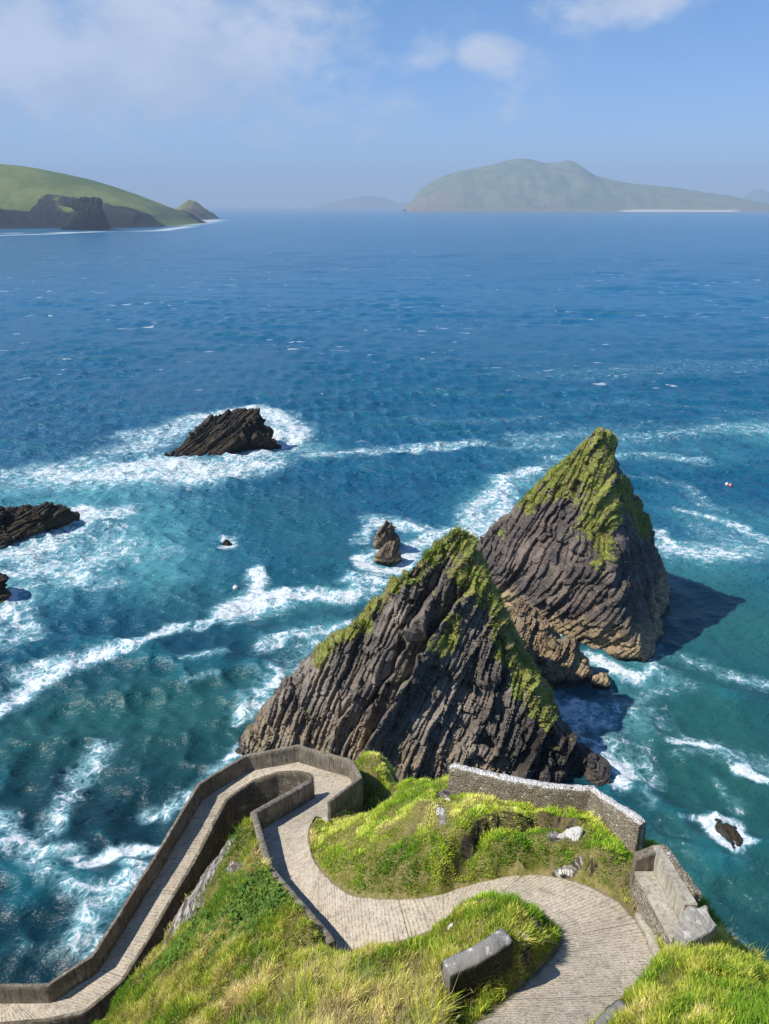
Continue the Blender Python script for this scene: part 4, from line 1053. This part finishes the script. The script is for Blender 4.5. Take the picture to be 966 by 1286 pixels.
# foam pattern
warp = t.node('VectorMath', operation='MULTIPLY_ADD'); t.put(warp.inputs[0], t.noise(P, .9, 3, .5, out=1)); warp.inputs[1].default_value = (1.3, 1.3, 0); t.put(warp.inputs[2], P)
W_ = warp.outputs[0]
v1 = t.voro(W_, .8, 'DISTANCE_TO_EDGE'); v2 = t.voro(W_, 2.1, 'DISTANCE_TO_EDGE')
lace = t.math('MAXIMUM', t.maprange(v1, 0, .22, 1, 0), t.math('MULTIPLY', t.maprange(v2, 0, .25, 1, 0), .75))
nf = t.noise(W_, .8, 6, .68)
fm = t.attr('foam')
nf2 = t.noise(W_, 3.4, 3, .65)
val = t.math('ADD', t.math('MULTIPLY', t.math('SUBTRACT', nf, .5), 2.1), t.math('MULTIPLY', t.math('SUBTRACT', lace, .35), .42))
val = t.math('ADD', val, t.math('MULTIPLY', t.math('SUBTRACT', nf2, .5), .7))
val = t.math('ADD', val, t.math('MULTIPLY', fm, .98))
ff = t.math('MULTIPLY', t.maprange(val, .68, 1.12), t.maprange(fm, .03, .2))
# far white caps
wc = t.noise(t.mapping(P, scale=(9, 3.2, 5)), 1., 4, .58)
wcl = t.noise(t.mapping(P, scale=(70, 40, 5)), 1., 2, .5)
wcf = t.math('MULTIPLY', t.maprange(t.math('MULTIPLY_ADD', wcl, .35, wc), .855, .89), t.maprange(dist, 110, 260))
ff = t.math('MAXIMUM', ff, t.math('MULTIPLY', wcf, .8))
ff = t.math('MINIMUM', ff, 1.)
haz = t.math('MULTIPLY', t.maprange(val, .05, .85, 0, .75), t.maprange(fm, .1, .75))
c = t.mix(haz, c, (.20, .42, .47))
fcol = t.mix(t.maprange(t.noise(P, 2.3, 5, .7), .35, .6), (.50, .57, .60), (.78, .80, .80))
c = t.mix(t.math('MULTIPLY', ff, .93), c, fcol)
# bump: small ripples near, choppy far
def crest(n_, w=1.): q_ = t.math('MULTIPLY_ADD', n_, 2., -1.); return t.math('SUBTRACT', 1., t.math('SQRT', t.math('MULTIPLY_ADD', q_, q_, .012)))
b1 = crest(t.noise(t.mapping(P, rot=(0, 0, R(18)), scale=(1.7, .8, 1)), 1., 4, .6))
b2 = crest(t.noise(t.mapping(P, rot=(0, 0, R(12)), scale=(2.8, 1.3, 2)), 1., 4, .62))
b3 = crest(t.noise(t.mapping(P, rot=(0, 0, R(8)), scale=(11, 4.6, 5)), 1., 5, .66))
nb = t.bump(b1, .9, .24)
bb = t.node('Bump'); t.put(bb.inputs['Strength'], t.maprange(dist, 45, 130, .25, 1.)); bb.inputs['Distance'].default_value = .95; t.put(bb.inputs['Height'], b2); t.put(bb.inputs['Normal'], nb)
bc = t.node('Bump'); t.put(bc.inputs['Strength'], t.maprange(dist, 200, 700, 0, 1.)); bc.inputs['Distance'].default_value = 4.2; t.put(bc.inputs['Height'], b3); t.put(bc.inputs['Normal'], bb.outputs[0])
bb = bc
nb3 = bb.outputs[0]
rg_ = t.math('ADD', t.math('MULTIPLY', ff, .6), t.maprange(dist, 60, 300, .38, .2))
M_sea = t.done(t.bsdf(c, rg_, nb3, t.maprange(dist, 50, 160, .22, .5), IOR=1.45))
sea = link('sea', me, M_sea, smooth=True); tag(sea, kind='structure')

# ------------------------------------------------------------------ FAR LAND
def far_mat(name, green, green2, cliff, sand=None):
    t = NT(name); P = t.coord()
    n1 = t.noise(P, .006, 6, .6); n2 = t.noise(P, .03, 6, .7)
    c = t.mix(t.maprange(n1, .35, .62), green, green2)
    c = t.mix(t.maprange(n2, .5, .7, 0, .5), c, tuple(x*.6 for x in green))
    cn = t.noise(t.mapping(P, scale=(12, 12, 60)), 1., 6, .7)
    cc = t.mix(t.maprange(cn, .35, .65), tuple(x*.35 for x in cliff), cliff)
    c = t.mix(t.maprange(t.math('ADD', t.attr('cliff'), t.math('MULTIPLY', t.math('SUBTRACT', t.noise(P, .02, 5, .7), .5), 1.3)), .42, .58), c, cc)
    if sand: c = t.mix(t.attr('sand'), c, sand)
    return t.done(t.bsdf(c, .95, t.bump(n2, .6, 3.), .1))
def island(name, sil, water, Yc, depth_m, mat, cliff_h, kind='structure', seed=0, nx=260, ny=60, profile=.8, sandpx=None, extend_left=None, amp=.04, gfn=None, Yslope=0, cliff_px=None, ca=.87):
    """sil: skyline pixels, ridge at distance Yc; ground falls to the water in front and behind"""
    sx_ = np.array([p[0] for p in sil]); sy_ = np.array([p[1] for p in sil])
    pxs = np.linspace(sx_[0], sx_[-1], nx); pys = np.interp(pxs, sx_, sy_)
    # smooth the skyline
    for _ in range(3): pys[1:-1] = (pys[:-2]+2*pys[1:-1]+pys[2:])/4
    Yr = Yc+Yslope*(pxs-sx_[0])
    ridge = np.array([pY(a, b, y) for a, b, y in zip(pxs, pys, Yr)])
    v = np.linspace(-1, 1, ny)
    X = np.repeat(ridge[:, 0][None], ny, 0); Yv = Yr[None]+v[:, None]*depth_m
    h = np.maximum(ridge[:, 2], 0)[None]
    a = np.abs(v)[:, None]
    prof = 1-a**1.6
    ch = cliff_h*(1+.35*fbm(X*.012, Yv*.003, oct=4, seed=seed+1))
    base = np.where(a > .97, -6., ch*sstep(1., .86, a)); 
    Zz = base+np.maximum(h-ch, 0)*prof*(a < .98)
    Zz = np.where(h < ch*1.1, h*sstep(1., .8, a)-4*(a > .97), Zz)
    Zz = Zz+amp*h*fbm(X*.004, Yv*.004, oct=5, seed=seed+2)*(1-(1-a)**6)*(a < .95)
    V = np.stack([X, Yv, Zz], 2).reshape(-1, 3)
    # keep perspective width constant in depth
    me = mesh_np(name, V, grid_faces(nx, ny))
    cl = sstep(ca, ca+.04, a)*np.ones_like(X)+.6*sstep(.25, .45, fbm(X*.006, Yv*.01, oct=4, seed=seed+3))*sstep(.55, .8, a)
    if cliff_px: cl = np.maximum(cl, np.interp(pxs, *cliff_px)[None]*sstep(.5, .66, a))
    sand = np.zeros_like(X)
    if sandpx:
        m = sstep(sandpx[0], sandpx[0]+12, pxs)*(1-sstep(sandpx[1]-12, sandpx[1], pxs)); sand = m[None]*sstep(.955, .965, a)*(a < .995); 
    fattr(me, 'cliff', np.clip(cl, 0, 1).ravel()); fattr(me, 'sand', np.clip(sand, 0, 1).ravel())
    o = link(name, me, mat, smooth=True); tag(o, kind=kind); return o, V.reshape(ny, nx, 3)
Mg1 = far_mat('headland_grass', (.095, .14, .035), (.19, .22, .07), (.035, .032, .03))
Mg2 = far_mat('island_heath', (.11, .15, .07), (.19, .21, .10), (.32, .26, .18), (.75, .70, .6))
Mg3 = far_mat('islet_heath', (.09, .11, .03), (.18, .17, .05), (.09, .07, .055))
Mcrag = far_mat('dark_crag_rock', (.03, .034, .02), (.045, .04, .03), (.03, .027, .024))
island('hills', [(-260,222),(-160,210),(-60,204),(0,206),(25,208),(50,212),(80,218),(110,225),(140,234),(165,243),(185,251),(200,259),(212,268),(222,276),(230,281),(240,286)], 290, 1980, 330, Mg1, 24, seed=5, nx=420, ny=90, Yslope=.55, cliff_px=([-260,85,95,128,140,165,190,240],[.1,.1,.6,.6,.2,.55,1,1]))
island('islet', [(220,268),(224,262),(231,255),(238,250.5),(246,253),(256,262),(264,270),(269,275),(272,277)], 277, 3300, 130, Mg3, 22, seed=9, nx=90, ny=40, cliff_px=([220,235,250,270],[0,0,.6,1]))
io, IV = island('island', [(508,263),(512,258),(520,248),(530,236),(545,226),(565,218),(590,212),(620,206),(640,200),(655,198.5),(668,200),(684,205),(700,204),(712,201),(722,203),(735,213),(748,221),(775,228),(810,232),(850,236),(880,241),(910,246),(930,251),(943,256),(955,262)], 264, 9400, 1100, Mg2, 30, seed=13, nx=420, ny=80, sandpx=(745,885), cliff_px=([508,540,575,600,640],[1,.6,.45,.2,0]), amp=.10, ca=.945)
island('distant_islet', [(400,259),(415,254),(430,250.5),(450,247),(468,245.5),(485,249),(500,255),(515,259)], 260, 20000, 700, Mg2, 40, seed=17, nx=80, ny=20)
island('distant_island', [(930,259),(938,248),(946,238),(955,236),(966,242),(985,230),(1010,240),(1040,259)], 262, 20000, 700, Mg2, 60, seed=19, nx=80, ny=20)
island('distant_islet', [(486,260),(500,256),(512,254),(530,256),(560,260)], 262, 20000, 700, Mg2, 30, seed=23, nx=60, ny=20)

# headland rock scar: dark promontory
scar, *_ = rock_obj('dark_crag', [[Q(94,251,1700), Q(103,247,1700), Q(120,249,1700), Q(131,250,1700), Q(129,262,1690), Q(108,266,1670), Q(98,262,1690), (-660, 1800, 50), (-690, 1790, 48)],
    [Q(104,258,1690), Q(126,258,1690), Q(126,270,1650), pz(94,288,-3), pz(140,288,-3), Q(112,262,1660), (-620, 1760, -3), (-700, 1760, -3), (-670, 1800, 40)],
    ],
    Mcrag, 2.2, ang=80, amp=(3, 2, 1.), s_sc=.06, seed=600, tide=(1, 2), wetz=.3)
tag(scar, 'dark rocky crag on the shore of the green headland at left', 'crag')

# cottages on the island
cot = None
def cottage():
    root = empty('cottage', (0, 0, 0))
    bm = bmesh.new(); bmesh.ops.create_cube(bm, size=1)
    for v in bm.verts: v.co.x *= 22; v.co.y *= 9; v.co.z = (v.co.z+.5)*8
    me = bpy.data.meshes.new('wall'); bm.to_mesh(me); bm.free(); link('wall', me, plain('whitewash', (.8, .79, .75), .9, .3, .1), root)
    bm = bmesh.new()
    vs = [bm.verts.new(c) for c in ((-11.6,-5.2,7.6),(11.6,-5.2,7.6),(11.6,5.2,7.6),(-11.6,5.2,7.6),(-11.6,0,12.5),(11.6,0,12.5))]
    for f in ((0,1,5,4),(2,3,4,5),(0,4,3),(1,2,5),(3,2,1,0)): bm.faces.new([vs[i] for i in f])
    me = bpy.data.meshes.new('roof'); bm.to_mesh(me); bm.free(); link('roof', me, plain('slate_roof', (.16, .16, .17), .8, .3), root)
    return root
cot = cottage()
spots = [(718,246),(722,246),(728,244),(734,245),(738,246),(681,256),(653,252),(712,244)]
nyI, nxI = IV.shape[:2]
front = IV[:nyI//2].reshape(-1, 3); fpx, fpy = proj(front)
for i, (a, b) in enumerate(spots):
    r_ = cot if i == 0 else cot.copy()
    if i:
        COL.objects.link(r_)
        for ch in list(cot.children):
            c_ = ch.copy(); COL.objects.link(c_); c_.parent = r_
    j = np.argmin((fpx-a)**2+(fpy-b)**2)
    r_.location = Vector(front[j])+Vector((0, 0, -1.5)); r_.rotation_euler = (0, 0, .3*math.sin(i*2.1))
    tag(r_, 'tiny white cottage among the ruined village on the far island', 'cottage', 'cottages on the far island')

# ------------------------------------------------------------------ BUOYS
def buoy(name, px, py, r, c1, c2, label, group=None):
    p = pz(px, py, .12); root = empty(name, tuple(p)); tag(root, label, 'buoy', group)
    bm = bmesh.new(); bmesh.ops.create_uvsphere(bm, u_segments=24, v_segments=14, radius=r)
    for v in bm.verts: v.co.z *= .92; v.co += Vector(p)
    me = bpy.data.meshes.new('float'); bm.to_mesh(me); bm.free(); link('float', me, plain(name+'_paint', c1, .45, 5, .2), root, True)
    bm = bmesh.new(); ret = bmesh.ops.create_cone(bm, cap_ends=True, segments=16, radius1=r*.28, radius2=r*.2, depth=r*.5)
    for v in bm.verts: v.co += Vector(p)+Vector((0, 0, r*1.05))
    me = bpy.data.meshes.new('neck'); bm.to_mesh(me); bm.free(); link('neck', me, plain(name+'_neck', c2, .5), root)
buoy('buoy', 296, 738, .36, (.8, .79, .76), (.6, .58, .5), 'round white buoy beside the white foam left of the near stack')
buoy('buoy', 913, 608, .3, (.82, .78, .76), (.7, .6, .5), 'white float bobbing on the right, beside the pink one', 'floats on the right')
buoy('buoy', 917.5, 609.5, .3, (.75, .22, .20), (.8, .7, .65), 'pink red float bobbing on the right, beside the white one', 'floats on the right')

# ------------------------------------------------------------------ HAZE
bm = bmesh.new(); bmesh.ops.create_cube(bm, size=1)
zt = 900.
for v in bm.verts:
    v.co.x *= 50000; v.co.y = (v.co.y+.5)*24800-3200; v.co.z = (v.co.z+.5)*(zt+8)-8
me = bpy.data.meshes.new('haze'); bm.to_mesh(me); bm.free()
t = NT('haze_air'); pv = t.node('VolumePrincipled'); pv.inputs['Color'].default_value = (.58, .77, 1., 1); pv.inputs['Density'].default_value = 1.15e-4; pv.inputs['Anisotropy'].default_value = 0.
t.l.new(pv.outputs[0], t.out.inputs['Volume'])
hz = link('haze', me, t.m); tag(hz, 'pale sea haze hanging over the whole bay', 'haze', kind='stuff')

# ------------------------------------------------------------------ LIGHT, SKY
SUN_EL = 48.; az = math.atan2(-.2, -1.)         # sun direction in the xy plane
sd = Vector((math.cos(az)*math.cos(R(SUN_EL)), math.sin(az)*math.cos(R(SUN_EL)), math.sin(R(SUN_EL))))
L = bpy.data.lights.new('sun', 'SUN'); L.energy = 5.; L.angle = R(.53); L.color = (1., .945, .86)
lo = bpy.data.objects.new('sun', L); COL.objects.link(lo); lo.rotation_euler = sd.to_track_quat('Z', 'Y').to_euler()
W = bpy.data.worlds.new('World'); scene.world = W; W.use_nodes = True
nt = W.node_tree; nt.nodes.clear()
def wn(t_, **k):
    n_ = nt.nodes.new('ShaderNode'+t_)
    for a, b in k.items(): setattr(n_, a, b)
    return n_
sky = wn('TexSky', sky_type='NISHITA'); sky.sun_disc = False; sky.sun_elevation = R(SUN_EL); sky.sun_rotation = math.atan2(sd.x, sd.y); sky.altitude = 50; sky.air_density = 1.; sky.dust_density = .15; sky.ozone_density = 3.5
out = wn('OutputWorld'); bg = wn('Background'); bg.inputs[1].default_value = .097
tc = wn('TexCoord')
def wmath(op, a, b=None, clamp=False):
    n_ = wn('Math', operation=op, use_clamp=clamp)
    for i, v in enumerate((a, b)):
        if v is None: continue
        if isinstance(v, (int, float)): n_.inputs[i].default_value = v
        else: nt.links.new(v, n_.inputs[i])
    return n_.outputs[0]
def dirof(px, py):
    d = ray(px, py); return d/np.linalg.norm(d)
def lobe(px, py, rx, ry, st):
    """soft elliptical region of the sky round a direction (tangent plane)"""
    d = dirof(px, py); right = np.cross(d, [0, 0, 1.]); right /= np.linalg.norm(right); upv = np.cross(right, d)
    def dot(v, s):
        n_ = wn('VectorMath', operation='DOT_PRODUCT'); nt.links.new(tc.outputs['Generated'], n_.inputs[0]); n_.inputs[1].default_value = tuple(v/s); return n_.outputs['Value']
    a = dot(right, rx/F); b = dot(upv, ry/F)
    r2 = wmath('ADD', wmath('MULTIPLY', a, a), wmath('MULTIPLY', b, b))
    g_ = wmath('POWER', 2.718, wmath('MULTIPLY', r2, -1.))
    fw = dot(d, 1.); fw = wmath('GREATER_THAN', fw, 0.)
    return wmath('MULTIPLY', wmath('MULTIPLY', g_, st), fw)
def wnoise(scale, detail, rough, sc=(1, 1, 1), off=(0, 0, 0)):
    mp = wn('Mapping'); nt.links.new(tc.outputs['Generated'], mp.inputs[0]); mp.inputs['Scale'].default_value = sc; mp.inputs['Location'].default_value = off
    n_ = wn('TexNoise'); nt.links.new(mp.outputs[0], n_.inputs[0]); n_.inputs['Scale'].default_value = scale; n_.inputs['Detail'].default_value = detail; n_.inputs['Roughness'].default_value = rough
    return n_.outputs[0]
def wmr(v, a, b, c=0., d=1.):
    n_ = wn('MapRange'); n_.interpolation_type = 'SMOOTHSTEP'; nt.links.new(v, n_.inputs[0])
    for i, q in enumerate((a, b, c, d)): n_.inputs[i+1].default_value = q
    return n_.outputs[0]
regs = [lobe(150,60,330,110,1.15), lobe(60,10,200,60,.8), lobe(420,25,60,40,.5), lobe(530,65,48,26,.95), lobe(605,70,44,26,.9), lobe(775,3,85,24,1.0), lobe(370,120,70,70,.35), lobe(615,135,70,30,.25), lobe(100,160,330,70,.6)]
reg = regs[0]
for r_ in regs[1:]: reg = wmath('MAXIMUM', reg, r_)
cn_ = wnoise(5.5, 8, .56, (1, 1, 1.7), (3.1, .4, 0))
cn2 = wnoise(2.2, 5, .5, (1, 1, 2.2), (1, 5, 2))
cn3 = wnoise(26, 6, .6, (1, 1, 1.6), (2, 7, 1))
cv = wmath('ADD', wmath('MULTIPLY', reg, .55), wmath('MULTIPLY', wmath('ADD', wmath('ADD', cn_, wmath('MULTIPLY', cn2, .4)), wmath('MULTIPLY', wmath('SUBTRACT', cn3, .5), .75)), .85))
cloud = wmr(cv, .78, 1.2)
shade = wmr(wnoise(7, 6, .55, (1, 1, 1.8), (8, 3, 1)), .35, .62)
cc1 = wn('Mix', data_type='RGBA'); nt.links.new(shade, cc1.inputs[0]); cc1.inputs[6].default_value = (4.3, 4.9, 6.1, 1); cc1.inputs[7].default_value = (6.0, 6.4, 7.3, 1)
cmx = wn('Mix', data_type='RGBA'); nt.links.new(wmath('MULTIPLY', cloud, .8), cmx.inputs[0])
tint = wn('Mix', data_type='RGBA', blend_type='MULTIPLY'); tint.inputs[0].default_value = 1; nt.links.new(sky.outputs[0], tint.inputs[6]); 
sepz = wn('SeparateXYZ'); nt.links.new(tc.outputs['Generated'], sepz.inputs[0])
tg = wn('Mix', data_type='RGBA'); nt.links.new(wmr(sepz.outputs[2], -.02, .24), tg.inputs[0]); tg.inputs[6].default_value = (.76, .94, 1.45, 1); tg.inputs[7].default_value = (.50, .81, 1.12, 1)
nt.links.new(tg.outputs[2], tint.inputs[7]); nt.links.new(tint.outputs[2], cmx.inputs[6]); nt.links.new(cc1.outputs[2], cmx.inputs[7])
nt.links.new(cmx.outputs[2], bg.inputs[0]); nt.links.new(bg.outputs[0], out.inputs[0])

# ------------------------------------------------------------------ CAMERA, RENDER
cam = bpy.data.cameras.new('camera'); co = bpy.data.objects.new('camera', cam); COL.objects.link(co); scene.camera = co
co.location = (0, 0, H); co.rotation_euler = (math.pi/2-PITCH, 0, 0)
cam.sensor_fit = 'VERTICAL'; cam.sensor_height = 24; cam.lens = 24*F/1286; cam.clip_start = .1; cam.clip_end = 200000
scene.view_settings.view_transform = 'Standard'; scene.view_settings.look = 'None'; scene.view_settings.gamma = 1; scene.view_settings.exposure = .36
scene.view_settings.use_curve_mapping = False
scene.cycles.volume_bounces = 0; scene.cycles.max_bounces = 4; scene.cycles.diffuse_bounces = 2; scene.cycles.glossy_bounces = 2; scene.cycles.transmission_bounces = 2
bpy.context.view_layer.update()
